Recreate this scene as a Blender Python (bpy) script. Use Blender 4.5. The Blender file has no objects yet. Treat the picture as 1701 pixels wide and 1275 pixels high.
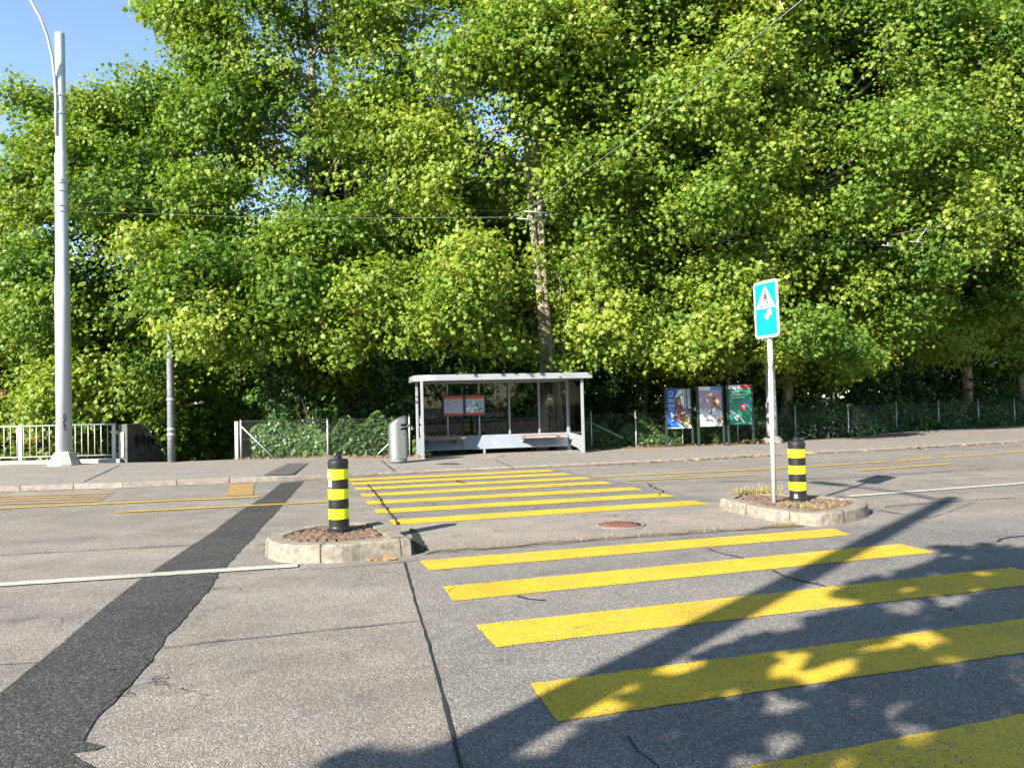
import bpy, bmesh, math, random
import numpy as np
from mathutils import Matrix, Vector

PI = math.pi
scene = bpy.context.scene
COL = scene.collection
R = random.Random(7)

# ------------------------------------------------------------------ camera
EYE = Vector((0, 0, 1.57))
F = 1285.0
cam_rot = Matrix.Rotation(math.radians(90 + 1.382), 3, 'X') @ Matrix.Rotation(math.radians(-1.4), 3, 'Z')
cam_d = bpy.data.cameras.new('camera')
cam = bpy.data.objects.new('camera', cam_d)
COL.objects.link(cam)
cam.matrix_world = Matrix.Translation(EYE) @ cam_rot.to_4x4()
cam_d.sensor_fit = 'HORIZONTAL'
cam_d.sensor_width = 36
cam_d.lens = 36 * F / 1701
cam_d.clip_end = 2000
cam_d.clip_start = 0.05
scene.camera = cam


def ray(px, py):
    return cam_rot @ Vector(((px - 850.5) / F, -(py - 637.5) / F, -1))


def gp(px, py, z=0.0):
    """point of the ground at height z that the photograph shows at px, py"""
    d = ray(px, py)
    t = (z - EYE.z) / d.z
    return EYE + d * t


def dp(px, py, Y):
    """point at depth Y"""
    d = ray(px, py)
    return EYE + d * (Y / d.y)


# ------------------------------------------------------------------ helpers
ORIGIN = {}


def tag(o, label=None, cat=None, group=None, kind=None):
    if label: o['label'] = label
    if cat: o['category'] = cat
    if group: o['group'] = group
    if kind: o['kind'] = kind
    return o


def thing(name, loc, label, cat, group=None):
    o = bpy.data.objects.new(name, None)
    o.empty_display_size = 0.2
    COL.objects.link(o)
    o.location = loc
    ORIGIN[o.name] = Vector(loc)
    return tag(o, label, cat, group)


def link(name, me, parent=None, shift=True):
    o = bpy.data.objects.new(name, me)
    COL.objects.link(o)
    if parent is not None:
        o.parent = parent
        org = ORIGIN.get(parent.name, Vector((0, 0, 0)))
        ORIGIN[o.name] = org
        if shift and org.length > 0:
            me.transform(Matrix.Translation(-org))
    else:
        ORIGIN[o.name] = Vector((0, 0, 0))
    return o


def copy_tree(o, parent=None):
    c = o.copy()
    COL.objects.link(c)
    c.parent = parent
    ORIGIN[c.name] = ORIGIN.get(o.name, Vector((0, 0, 0)))
    for ch in list(o.children):
        copy_tree(ch, c)
    return c


class MB:
    def __init__(self, M=None):
        self.v, self.f, self.m, self.s = [], [], [], []
        self.M = M or Matrix.Identity(4)

    def add(self, vs, fs, mat=0, smooth=False):
        b = len(self.v)
        self.v += [self.M @ Vector(p) for p in vs]
        for f in fs:
            self.f.append([b + i for i in f])
            self.m.append(mat)
            self.s.append(smooth)
        return self

    def box(self, x0, x1, y0, y1, z0, z1, mat=0):
        vs = [(x0, y0, z0), (x1, y0, z0), (x1, y1, z0), (x0, y1, z0), (x0, y0, z1), (x1, y0, z1), (x1, y1, z1), (x0, y1, z1)]
        return self.add(vs, [(0, 3, 2, 1), (4, 5, 6, 7), (0, 1, 5, 4), (1, 2, 6, 5), (2, 3, 7, 6), (3, 0, 4, 7)], mat)

    def tube(self, path, radii, n=8, mat=0, cap=True, smooth=True, flat=1.0):
        path = [Vector(p) for p in path]
        if not hasattr(radii, '__len__'): radii = [radii] * len(path)
        rings = []
        up = Vector((0, 0, 1))
        for i, p in enumerate(path):
            a = path[max(i - 1, 0)]
            b = path[min(i + 1, len(path) - 1)]
            t = (b - a).normalized()
            ref = up if abs(t.z) < 0.95 else Vector((1, 0, 0))
            s = t.cross(ref).normalized()
            q = s.cross(t).normalized()
            rings.append([p + (s * math.cos(2 * PI * k / n) + q * math.sin(2 * PI * k / n) * flat) * radii[i] for k in range(n)])
        vs = [p for r in rings for p in r]
        fs = []
        for i in range(len(rings) - 1):
            for k in range(n):
                k2 = (k + 1) % n
                fs.append((i * n + k, i * n + k2, (i + 1) * n + k2, (i + 1) * n + k))
        self.add(vs, fs, mat, smooth)
        if cap:
            self.add(rings[0], [tuple(range(n))[::-1]], mat)
            self.add(rings[-1], [tuple(range(n))], mat)
        return self

    def lathe(self, prof, c=(0, 0, 0), n=32, mat=0, smooth=True):
        c = Vector(c)
        vs, fs = [], []
        for r, z in prof:
            for k in range(n):
                vs.append(c + Vector((r * math.cos(2 * PI * k / n), r * math.sin(2 * PI * k / n), z)))
        for i in range(len(prof) - 1):
            for k in range(n):
                k2 = (k + 1) % n
                fs.append((i * n + k, i * n + k2, (i + 1) * n + k2, (i + 1) * n + k))
        self.add(vs, fs, mat, smooth)
        self.add(vs[:n], [tuple(range(n))[::-1]], mat)
        self.add(vs[-n:], [tuple(range(n))], mat)
        return self

    def prism(self, poly, z0, z1, mat=0, bevel=0):
        """poly: list of (x,y) counter-clockwise or not; z0/z1 numbers"""
        n = len(poly)
        vs = [(p[0], p[1], z0) for p in poly] + [(p[0], p[1], z1) for p in poly]
        fs = [tuple(range(n))[::-1], tuple(range(n, 2 * n))] + [(i, (i + 1) % n, n + (i + 1) % n, n + i) for i in range(n)]
        return self.add(vs, fs, mat)

    def flat(self, pts, mat=0):
        return self.add(pts, [tuple(range(len(pts)))], mat)

    def build(self, name, mats, parent=None, fix=True, bevel=0):
        me = bpy.data.meshes.new(name)
        me.from_pydata([tuple(p) for p in self.v], [], self.f)
        if not isinstance(mats, (list, tuple)): mats = [mats]
        for m in mats: me.materials.append(m)
        me.polygons.foreach_set('material_index', self.m)
        me.polygons.foreach_set('use_smooth', self.s)
        bm = bmesh.new()
        bm.from_mesh(me)
        bmesh.ops.remove_doubles(bm, verts=bm.verts, dist=1e-5)
        if fix: bmesh.ops.recalc_face_normals(bm, faces=bm.faces)
        bm.to_mesh(me)
        bm.free()
        o = link(name, me, parent)
        if bevel:
            b = o.modifiers.new('bevel', 'BEVEL')
            b.width = bevel
            b.segments = 2
            b.limit_method = 'ANGLE'
            b.angle_limit = 0.6
        return o


def up_faces(o):
    """make a flat sheet face upwards"""
    me = o.data
    bm = bmesh.new(); bm.from_mesh(me)
    bm.normal_update()
    for f in bm.faces:
        if f.normal.z < 0: f.normal_flip()
    bm.to_mesh(me); bm.free()
    return o


# ------------------------------------------------------------------ materials
def new_mat(name):
    m = bpy.data.materials.new(name)
    m.use_nodes = True
    nt = m.node_tree
    b = nt.nodes['Principled BSDF']
    return m, nt, b


def N(nt, t, **kw):
    n = nt.nodes.new(t)
    for k, v in kw.items(): setattr(n, k, v)
    return n


def plain(name, col, rough=0.6, metal=0.0, spec=0.4, var=0.12, vscale=6.0, bump=0.0, bscale=60):
    m, nt, b = new_mat(name)
    b.inputs['Roughness'].default_value = rough
    b.inputs['Metallic'].default_value = metal
    b.inputs['Specular IOR Level'].default_value = spec
    tc = N(nt, 'ShaderNodeTexCoord')
    if var > 0:
        no = N(nt, 'ShaderNodeTexNoise')
        no.inputs['Scale'].default_value = vscale
        no.inputs['Detail'].default_value = 6
        nt.links.new(tc.outputs['Object'], no.inputs['Vector'])
        r = N(nt, 'ShaderNodeValToRGB')
        r.color_ramp.elements[0].position = 0.3
        r.color_ramp.elements[1].position = 0.7
        r.color_ramp.elements[0].color = [c * (1 - var) for c in col] + [1]
        r.color_ramp.elements[1].color = [min(1, c * (1 + var)) for c in col] + [1]
        nt.links.new(no.outputs['Fac'], r.inputs['Fac'])
        nt.links.new(r.outputs['Color'], b.inputs['Base Color'])
    else:
        b.inputs['Base Color'].default_value = list(col) + [1]
    if bump:
        n2 = N(nt, 'ShaderNodeTexNoise')
        n2.inputs['Scale'].default_value = bscale
        n2.inputs['Detail'].default_value = 4
        nt.links.new(tc.outputs['Object'], n2.inputs['Vector'])
        bp = N(nt, 'ShaderNodeBump')
        bp.inputs['Strength'].default_value = bump
        bp.inputs['Distance'].default_value = 0.01
        nt.links.new(n2.outputs['Fac'], bp.inputs['Height'])
        nt.links.new(bp.outputs['Normal'], b.inputs['Normal'])
    return m


def ramp(nt, pts):
    r = N(nt, 'ShaderNodeValToRGB')
    cr = r.color_ramp
    while len(cr.elements) > 1: cr.elements.remove(cr.elements[-1])
    cr.elements[0].position = pts[0][0]
    cr.elements[0].color = list(pts[0][1]) + [1]
    for p, c in pts[1:]:
        e = cr.elements.new(p)
        e.color = list(c) + [1]
    return r


def mul(nt, a, b, mode='MULTIPLY', fac=1.0):
    m = N(nt, 'ShaderNodeMix', data_type='RGBA', blend_type=mode)
    m.inputs[0].default_value = fac
    nt.links.new(a, m.inputs[6])
    nt.links.new(b, m.inputs[7])
    return m.outputs[2]


def noise(nt, vec, scale, detail=3, rough=0.55):
    n = N(nt, 'ShaderNodeTexNoise')
    n.inputs['Scale'].default_value = scale
    n.inputs['Detail'].default_value = detail
    n.inputs['Roughness'].default_value = rough
    nt.links.new(vec, n.inputs['Vector'])
    return n.outputs['Fac']


def g3(v, t=(1, 1, 1)):
    return (v * t[0], v * t[1], v * t[2])


def asphalt(name, base, tint=(1.0, 0.94, 0.87), contrast=1.0, grain=105, blot=0.16, paint=None, wear=0.5, bump=0.5):
    """worn asphalt: stone chips of different greys in a darker binder, blotches, tyre-polished streaks.
    with paint=colour the chips are coated and only worn through in places."""
    m, nt, b = new_mat(name)
    tc = N(nt, 'ShaderNodeTexCoord')
    vec = tc.outputs['Object']
    vo = N(nt, 'ShaderNodeTexVoronoi')
    vo.inputs['Scale'].default_value = grain
    nt.links.new(vec, vo.inputs['Vector'])
    sep = N(nt, 'ShaderNodeSeparateColor')
    nt.links.new(vo.outputs['Color'], sep.inputs[0])
    lo, mi, hi = base * (1 - 0.62 * contrast), base, base * (1 + 1.25 * contrast)
    rp = ramp(nt, [(0.0, g3(lo, tint)), (0.45, g3(mi * 0.92, tint)), (0.8, g3(mi * 1.15, tint)), (1.0, g3(hi, tint))])
    nt.links.new(sep.outputs[0], rp.inputs['Fac'])
    # gaps between chips
    rg = ramp(nt, [(0.25, (1, 1, 1)), (0.75, (0.6, 0.6, 0.6))])
    nt.links.new(vo.outputs['Distance'], rg.inputs['Fac'])
    col = mul(nt, rp.outputs['Color'], rg.outputs['Color'], fac=0.6 * contrast)
    # medium and large blotches
    r2 = ramp(nt, [(0.25, g3(1 - blot)), (0.75, g3(1 + blot))])
    nt.links.new(noise(nt, vec, 1.7, 7, 0.62), r2.inputs['Fac'])
    col = mul(nt, col, r2.outputs['Color'])
    r3 = ramp(nt, [(0.3, g3(1 - blot * 0.9)), (0.7, (1 + blot * 0.9, 1 + blot * 0.8, 1 + blot * 0.6))])
    mp = N(nt, 'ShaderNodeMapping')
    mp.inputs['Scale'].default_value = (0.12, 0.75, 1)
    mp.inputs['Rotation'].default_value = (0, 0, math.radians(-8))
    nt.links.new(vec, mp.inputs['Vector'])
    nt.links.new(noise(nt, mp.outputs['Vector'], 1.2, 5), r3.inputs['Fac'])
    col = mul(nt, col, r3.outputs['Color'])
    # oil and dirt spots
    r4 = ramp(nt, [(0.62, (1, 1, 1)), (0.74, (0.72, 0.72, 0.74))])
    nt.links.new(noise(nt, vec, 3.3, 4, 0.5), r4.inputs['Fac'])
    col = mul(nt, col, r4.outputs['Color'])
    # hairline crack net where the surface is tired
    wv2 = N(nt, 'ShaderNodeVectorMath', operation='ADD')
    nz = N(nt, 'ShaderNodeTexNoise')
    nz.inputs['Scale'].default_value = 5
    nz.inputs['Detail'].default_value = 4
    nt.links.new(vec, nz.inputs['Vector'])
    nt.links.new(vec, wv2.inputs[0])
    sc_ = N(nt, 'ShaderNodeVectorMath', operation='SCALE')
    sc_.inputs['Scale'].default_value = 0.35
    nt.links.new(nz.outputs['Color'], sc_.inputs[0])
    nt.links.new(sc_.outputs[0], wv2.inputs[1])
    ve = N(nt, 'ShaderNodeTexVoronoi', feature='DISTANCE_TO_EDGE')
    ve.inputs['Scale'].default_value = 1.1
    nt.links.new(wv2.outputs[0], ve.inputs['Vector'])
    rc = ramp(nt, [(0.0, (0.25, 0.25, 0.25)), (0.005, (0.45, 0.45, 0.45)), (0.011, (1, 1, 1))])
    nt.links.new(ve.outputs['Distance'], rc.inputs['Fac'])
    rm = ramp(nt, [(0.53, (0, 0, 0)), (0.62, (1, 1, 1))])
    nt.links.new(noise(nt, vec, 0.55, 3), rm.inputs['Fac'])
    ck = N(nt, 'ShaderNodeMix', data_type='RGBA')
    nt.links.new(rm.outputs['Color'], ck.inputs[0])
    ck.inputs[6].default_value = (1, 1, 1, 1)
    nt.links.new(rc.outputs['Color'], ck.inputs[7])
    crack_or_shadow = ck.outputs[2]
    if paint:
        pc = ramp(nt, [(0.3, [c * 0.76 for c in paint]), (0.5, [c * .98 for c in paint]), (0.7, [c * 1.1 for c in paint])])
        nt.links.new(noise(nt, vec, 1.3, 9, 0.72), pc.inputs['Fac'])
        pg = ramp(nt, [(0.0, (0.72, 0.70, 0.66)), (0.6, (1, 1, 1))])
        nt.links.new(sep.outputs[0], pg.inputs['Fac'])
        pcol = mul(nt, pc.outputs['Color'], pg.outputs['Color'], fac=0.85)
        add = N(nt, 'ShaderNodeMath', operation='MULTIPLY_ADD')
        nt.links.new(noise(nt, vec, 2.2, 6, 0.7), add.inputs[0])
        add.inputs[1].default_value = 0.7
        nt.links.new(sep.outputs[1], add.inputs[2])
        wr = ramp(nt, [(1.30 - 0.25 * wear, (0, 0, 0)), (1.36 - 0.25 * wear, (1, 1, 1))])
        wr.color_ramp.elements[0].position = min(0.99, 1.18 - 0.32 * wear)
        wr.color_ramp.elements[-1].position = 1.0
        sc = N(nt, 'ShaderNodeMath', operation='MULTIPLY')
        nt.links.new(add.outputs[0], sc.inputs[0])
        sc.inputs[1].default_value = 0.72
        nt.links.new(sc.outputs[0], wr.inputs['Fac'])
        mx = N(nt, 'ShaderNodeMix', data_type='RGBA')
        nt.links.new(wr.outputs['Color'], mx.inputs[0])
        nt.links.new(pcol, mx.inputs[6])
        nt.links.new(col, mx.inputs[7])
        col = mx.outputs[2]
    col = mul(nt, col, crack_or_shadow)
    nt.links.new(col, b.inputs['Base Color'])
    b.inputs['Roughness'].default_value = 0.8 if not paint else 0.62
    b.inputs['Specular IOR Level'].default_value = 0.3
    bp = N(nt, 'ShaderNodeBump')
    bp.inputs['Strength'].default_value = bump
    bp.inputs['Distance'].default_value = 0.006
    inv = N(nt, 'ShaderNodeMath', operation='SUBTRACT')
    inv.inputs[0].default_value = 1
    nt.links.new(vo.outputs['Distance'], inv.inputs[1])
    ad = N(nt, 'ShaderNodeMath', operation='ADD')
    nt.links.new(inv.outputs[0], ad.inputs[0])
    nt.links.new(sep.outputs[2], ad.inputs[1])
    nt.links.new(ad.outputs[0], bp.inputs['Height'])
    nt.links.new(bp.outputs['Normal'], b.inputs['Normal'])
    return m


def leaf_mat(name, stops, trans=0.34, rough=0.5, spec=0.35):
    m, nt, b = new_mat(name)
    at = N(nt, 'ShaderNodeAttribute', attribute_name='tint')
    rp = ramp(nt, stops)
    nt.links.new(at.outputs['Fac'], rp.inputs['Fac'])
    nt.links.new(rp.outputs['Color'], b.inputs['Base Color'])
    b.inputs['Roughness'].default_value = rough
    b.inputs['Specular IOR Level'].default_value = spec
    tr = N(nt, 'ShaderNodeBsdfTranslucent')
    g = N(nt, 'ShaderNodeMix', data_type='RGBA', blend_type='MULTIPLY')
    g.inputs[0].default_value = 1
    nt.links.new(rp.outputs['Color'], g.inputs[6])
    g.inputs[7].default_value = (1.35, 1.45, 0.5, 1)
    nt.links.new(g.outputs[2], tr.inputs['Color'])
    mx = N(nt, 'ShaderNodeMixShader')
    mx.inputs[0].default_value = trans
    nt.links.new(b.outputs[0], mx.inputs[1])
    nt.links.new(tr.outputs[0], mx.inputs[2])
    nt.links.new(mx.outputs[0], nt.nodes['Material Output'].inputs['Surface'])
    return m


def bark_mat(name, cols):
    m, nt, b = new_mat(name)
    tc = N(nt, 'ShaderNodeTexCoord')
    mp = N(nt, 'ShaderNodeMapping')
    mp.inputs['Scale'].default_value = (1, 1, 0.45)
    nt.links.new(tc.outputs['Object'], mp.inputs['Vector'])
    vo = N(nt, 'ShaderNodeTexVoronoi')
    vo.inputs['Scale'].default_value = 7
    wv = noise(nt, mp.outputs['Vector'], 5, 5)
    ad = N(nt, 'ShaderNodeVectorMath', operation='ADD')
    nt.links.new(mp.outputs['Vector'], ad.inputs[0])
    nt.links.new(wv, ad.inputs[1])
    nt.links.new(ad.outputs[0], vo.inputs['Vector'])
    sep = N(nt, 'ShaderNodeSeparateColor')
    nt.links.new(vo.outputs['Color'], sep.inputs[0])
    rp = ramp(nt, [(i / (len(cols) - 1), c) for i, c in enumerate(cols)])
    nt.links.new(sep.outputs[0], rp.inputs['Fac'])
    r2 = ramp(nt, [(0.3, (0.7, 0.7, 0.7)), (0.7, (1.15, 1.15, 1.15))])
    nt.links.new(noise(nt, mp.outputs['Vector'], 22, 6), r2.inputs['Fac'])
    nt.links.new(mul(nt, rp.outputs['Color'], r2.outputs['Color']), b.inputs['Base Color'])
    b.inputs['Roughness'].default_value = 0.85
    bp = N(nt, 'ShaderNodeBump')
    bp.inputs['Strength'].default_value = 0.5
    bp.inputs['Distance'].default_value = 0.02
    nt.links.new(noise(nt, mp.outputs['Vector'], 18, 6), bp.inputs['Height'])
    nt.links.new(bp.outputs['Normal'], b.inputs['Normal'])
    return m


def glass_mat(name, tint=(0.75, 0.8, 0.8), base=0.05):
    m, nt, b = new_mat(name)
    nt.nodes.remove(b)
    tr = N(nt, 'ShaderNodeBsdfTransparent')
    tr.inputs['Color'].default_value = list(tint) + [1]
    gl = N(nt, 'ShaderNodeBsdfGlossy')
    gl.inputs['Roughness'].default_value = 0.02
    gl.inputs['Color'].default_value = (1, 1, 1, 1)
    fr = N(nt, 'ShaderNodeFresnel')
    fr.inputs['IOR'].default_value = 1.4
    mx = N(nt, 'ShaderNodeMixShader')
    nt.links.new(fr.outputs[0], mx.inputs[0])
    nt.links.new(tr.outputs[0], mx.inputs[1])
    nt.links.new(gl.outputs[0], mx.inputs[2])
    nt.links.new(mx.outputs[0], nt.nodes['Material Output'].inputs['Surface'])
    return m


M_ROAD = asphalt('asphalt worn beige', 0.185, (1.0, 0.905, 0.815), 0.58, blot=.21)
M_DARK = asphalt('asphalt coarse grey', 0.165, (1.0, 0.93, 0.86), 0.64, grain=105)
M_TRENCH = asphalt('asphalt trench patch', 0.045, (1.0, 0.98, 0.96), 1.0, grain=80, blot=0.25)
M_REFUGE = asphalt('refuge surface', 0.215, (1.0, 0.885, 0.775), 0.5)
M_WALK = asphalt('pavement surface', 0.205, (1.0, 0.91, 0.825), 0.4, blot=0.1)
M_WALKPATCH = asphalt('pavement patch', 0.085, (1.0, 0.98, 0.97), 0.5)
M_YELLOW = asphalt('yellow road paint', 0.13, (1, 1, 1), 0.9, paint=(0.52, 0.355, 0.029), wear=1.0)
M_YELLOWFADE = asphalt('faded orange road paint', 0.2, (1, .93, .86), 0.5, paint=(0.32, 0.205, 0.06), wear=1.4)
M_WHITE = asphalt('white road paint', 0.16, (1, .95, .9), 0.9, paint=(0.40, 0.385, 0.345), wear=0.95)
M_JOINT_SHADE = plain('bitumen joint and painted shade', (0.018, 0.018, 0.018), 0.7)  # black for joints and cracks, also for shade painted on the road
M_SAND = plain('sandy debris', (0.15, 0.122, 0.088), 0.95, var=0.45, vscale=30)
M_DIRT = plain('dirt and grit', (0.06, 0.048, 0.035), 0.95, var=0.5, vscale=40)
M_KERB = plain('kerb granite', (0.185, 0.163, 0.138), 0.8, var=0.25, vscale=9, bump=0.3)
M_KERBY = plain('island kerb concrete', (0.185, 0.163, 0.130), 0.85, var=0.35, vscale=14, bump=0.4)
M_CONC = plain('concrete light', (0.40, 0.37, 0.32), 0.85, var=0.18, vscale=8, bump=0.3)
M_CONCD = plain('concrete weathered dark', (0.10, 0.095, 0.085), 0.9, var=0.4, vscale=4, bump=0.3)
M_SOIL = plain('woodland soil', (0.045, 0.038, 0.022), 0.95, var=0.5, vscale=2.5, bump=0.5, bscale=12)
M_GALV = plain('galvanised steel', (0.40, 0.42, 0.44), 0.42, metal=0.35, var=0.12, vscale=3)
M_GALVD = plain('grey weathered mast', (0.13, 0.14, 0.15), 0.6, metal=0.1, var=0.35, vscale=7)
M_WHITEMET = plain('white painted steel', (0.44, 0.435, 0.42), 0.45, var=0.08, vscale=5)
M_POLE = plain('light grey painted mast', (0.44, 0.475, 0.52), 0.38, metal=0.15, var=0.08, vscale=2.5)
M_SHELT = plain('shelter grey paint', (0.235, 0.25, 0.265), 0.4, metal=0.1, var=0.06, vscale=3)
M_SHELTB = plain('shelter apron steel', (0.20, 0.225, 0.26), 0.45, metal=0.1, var=0.12, vscale=3)
M_STEEL = plain('brushed steel', (0.40, 0.40, 0.405), 0.33, metal=0.9, var=0.1, vscale=12)
M_BLACK = plain('black rubber', (0.012, 0.012, 0.013), 0.42, var=0.25, vscale=10)
M_HOLE = plain('black opening', (0.004, 0.004, 0.004), 0.8, var=0)
M_FLUO = plain('fluorescent yellow sheeting', (0.74, 0.80, 0.012), 0.4, var=0.05, vscale=16)
M_STICK = plain('white sticker', (0.38, 0.38, 0.37), 0.5, var=0.1)
M_CYAN = plain('blue sign sheeting', (0.0, 0.205, 0.275), 0.4, var=0.04)
M_SIGNW = plain('white sign sheeting', (0.36, 0.36, 0.36), 0.45, var=0.03)
M_FADE = plain('faded grey print', (0.07, 0.075, 0.08), 0.6, var=0.2, vscale=60)
M_FADER = plain('faded red print', (0.30, 0.12, 0.12), 0.6, var=0.2, vscale=60)
M_RUST = plain('rusty cast iron', (0.13, 0.055, 0.04), 0.75, var=0.3, vscale=30, bump=0.6, bscale=50)
M_IRON = plain('dark cast iron', (0.05, 0.042, 0.035), 0.7, var=0.3, vscale=30)
M_COBBLE = plain('red porphyry paving', (0.125, 0.080, 0.058), 0.85, var=0.5, vscale=9, bump=0.5)
M_GREENPOST = plain('dark green frame', (0.02, 0.032, 0.028), 0.5, var=0.15)
M_WIRE = plain('wire', (0.12, 0.125, 0.12), 0.5, metal=0.3, var=0.05)
M_CABLE = plain('overhead cable', (0.06, 0.065, 0.06), 0.5, metal=0.2, var=0.05)
M_WOOD = plain('bench wood', (0.30, 0.145, 0.07), 0.55, var=0.3, vscale=10)
M_ORANGE = plain('timetable orange', (0.42, 0.055, 0.014), 0.5, var=0.03)
M_NAVY = plain('timetable navy', (0.012, 0.02, 0.09), 0.45, var=0.05)
M_PAPER = plain('timetable paper', (0.30, 0.335, 0.40), 0.5, var=0.04)
M_INK = plain('grey ink', (0.13, 0.15, 0.2), 0.6, var=0.1)
M_GLASS = glass_mat('shelter glass', (0.72, 0.78, 0.78))
M_HOUSEP = plain('red render', (0.22, 0.075, 0.065), 0.9, var=0.1)
M_HOUSEW = plain('white render', (0.62, 0.60, 0.56), 0.9, var=0.06)
M_ROOF = plain('brown tiles', (0.10, 0.075, 0.065), 0.85, var=0.25)
M_WINDOW = plain('dark window pane', (0.02, 0.025, 0.03), 0.12, var=0)
P_ = {k: plain('print ' + k, c, 0.45, var=v) for k, c, v in [
    ('blue', (0.012, 0.075, 0.34), 0.12), ('pale', (0.55, 0.62, 0.72), 0.1), ('brown', (0.10, 0.035, 0.02), 0.35), ('skin', (0.42, 0.19, 0.11), 0.1),
    ('rust', (0.24, 0.07, 0.035), 0.35), ('magenta', (0.40, 0.05, 0.13), 0.4), ('pink', (0.62, 0.30, 0.36), 0.25), ('leaf', (0.12, 0.16, 0.02), 0.4),
    ('grey', (0.11, 0.14, 0.15), 0.5), ('mauve', (0.30, 0.24, 0.32), 0.15), ('mist', (0.42, 0.44, 0.45), 0.2), ('skyblue', (0.035, 0.20, 0.46), 0.05),
    ('orange', (0.50, 0.17, 0.03), 0.2), ('green', (0.015, 0.21, 0.115), 0.1), ('dgreen', (0.01, 0.09, 0.075), 0.1), ('red', (0.50, 0.03, 0.05), 0.1),
    ('white', (0.62, 0.66, 0.64), 0.05), ('ochre', (0.40, 0.26, 0.06), 0.3)]}

L_PLANE = leaf_mat('plane tree leaves', [(0.0, (0.026, 0.072, 0.011)), (0.35, (0.072, 0.148, 0.015)), (0.7, (0.152, 0.226, 0.023)), (0.93, (0.250, 0.300, 0.040)), (0.965, (0.22, 0.22, 0.04)), (1.0, (0.20, 0.085, 0.02))], 0.40)
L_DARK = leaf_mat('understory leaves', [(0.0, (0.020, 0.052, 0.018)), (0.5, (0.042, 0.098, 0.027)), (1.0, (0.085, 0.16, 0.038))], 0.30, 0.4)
L_IVY = leaf_mat('ivy leaves', [(0.0, (0.022, 0.062, 0.014)), (0.5, (0.050, 0.118, 0.022)), (1.0, (0.10, 0.17, 0.035))], 0.25, 0.38)
L_LITTER = leaf_mat('dry fallen leaves', [(0.0, (0.09, 0.045, 0.02)), (0.5, (0.20, 0.12, 0.05)), (1.0, (0.33, 0.23, 0.11))], 0.1, 0.7)
L_GRASS = leaf_mat('dry grass blades', [(0.0, (0.10, 0.13, 0.03)), (0.5, (0.25, 0.22, 0.08)), (1.0, (0.36, 0.30, 0.14))], 0.25, 0.6)
B_PLANE = bark_mat('plane bark', [(0.10, 0.085, 0.06), (0.19, 0.165, 0.115), (0.30, 0.26, 0.18), (0.36, 0.33, 0.25), (0.14, 0.125, 0.085)])
B_DARK = bark_mat('dark bark', [(0.04, 0.034, 0.025), (0.07, 0.06, 0.045), (0.055, 0.055, 0.04)])

# ------------------------------------------------------------------ light
SUN_EL, SUN_AZ = math.radians(29), math.radians(40)          # light travels 40 degrees right of straight ahead
SDIR = Vector((math.sin(SUN_AZ) * math.cos(SUN_EL), math.cos(SUN_AZ) * math.cos(SUN_EL), -math.sin(SUN_EL)))
sl = bpy.data.lights.new('sun', 'SUN')
sl.energy = 5.0
sl.angle = math.radians(0.53)
sl.color = (1.0, 0.93, 0.82)
so = bpy.data.objects.new('sun', sl)
COL.objects.link(so)
so.rotation_euler = SDIR.to_track_quat('-Z', 'Y').to_euler()
so.location = (-10, -15, 20)
w = bpy.data.worlds.new('World')
scene.world = w
w.use_nodes = True
nt = w.node_tree
sky = nt.nodes.new('ShaderNodeTexSky')
sky.sky_type = 'NISHITA'
sky.sun_disc = False
sky.sun_elevation = SUN_EL
sky.sun_rotation = math.radians(220)
sky.air_density = 1.0
sky.dust_density = 0.15
sky.ozone_density = 1.1
nt.links.new(sky.outputs[0], nt.nodes['Background'].inputs['Color'])
nt.nodes['Background'].inputs['Strength'].default_value = 0.086

scene.view_settings.view_transform = 'Standard'
scene.view_settings.look = 'None'
scene.view_settings.exposure = 1.8
scene.view_settings.gamma = 1.0
scene.cycles.max_bounces = 7
scene.cycles.diffuse_bounces = 3
scene.cycles.glossy_bounces = 3
scene.cycles.transmission_bounces = 4
scene.cycles.transparent_max_bounces = 8
scene.cycles.sample_clamp_indirect = 6


# ------------------------------------------------------------------ road, pavement
def zwalk(x):
    """pavement height above the road: full kerb on the left, lowered at the crossing"""
    t = min(1, max(0, (x + 6.0) / 3.5))
    t = t * t * (3 - 2 * t)
    return 0.115 * (1 - t) + 0.05 * t


KERB_PX = [(0, 817), (110, 813), (224, 810), (339, 804), (423, 801), (500, 797.5), (580, 792), (654, 787), (760, 781.5), (860, 777.5), (960, 773), (1045, 769), (1140, 764.5), (1235, 758.5), (1340, 752.6), (1478, 746.5), (1604, 739), (1701, 733.5)]
kerb = [gp(x, y, 0) for x, y in KERB_PX]
kd0 = (kerb[1] - kerb[0]).normalized()
kd1 = (kerb[-1] - kerb[-3]).normalized()
kerb = [kerb[0] - kd0 * 90, kerb[0] - kd0 * 20] + kerb + [kerb[-1] + kd1 * 15, kerb[-1] + kd1 * 90]
BACK_PX = [(0, 771), (200, 768), (300, 766), (400, 762), (640, 757.5), (830, 751), (985, 745), (1112, 740.5), (1290, 734), (1400, 727), (1500, 717), (1600, 711), (1701, 706)]


def zpx(x):
    return 0.115 if x < 500 else 0.05 if x > 760 else 0.08


back = [gp(x, y, zpx(x)) for x, y in BACK_PX]
back = [back[0] + Vector((-90, -9, 0)), back[0] + Vector((-20, -1.2, 0))] + back + [back[-1] + (back[-1] - back[-3]).normalized() * 15, back[-1] + (back[-1] - back[-3]).normalized() * 90]


def interp(poly, x):
    for a, b in zip(poly[:-1], poly[1:]):
        if a.x <= x <= b.x:
            return a.y + (b.y - a.y) * (x - a.x) / (b.x - a.x)
    return poly[0].y if x < poly[0].x else poly[-1].y


XS = sorted(set([-100, -60, -40, -30] + [-24 + 0.6 * i for i in range(90)] + [32, 36, 45, 60, 85]))

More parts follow.
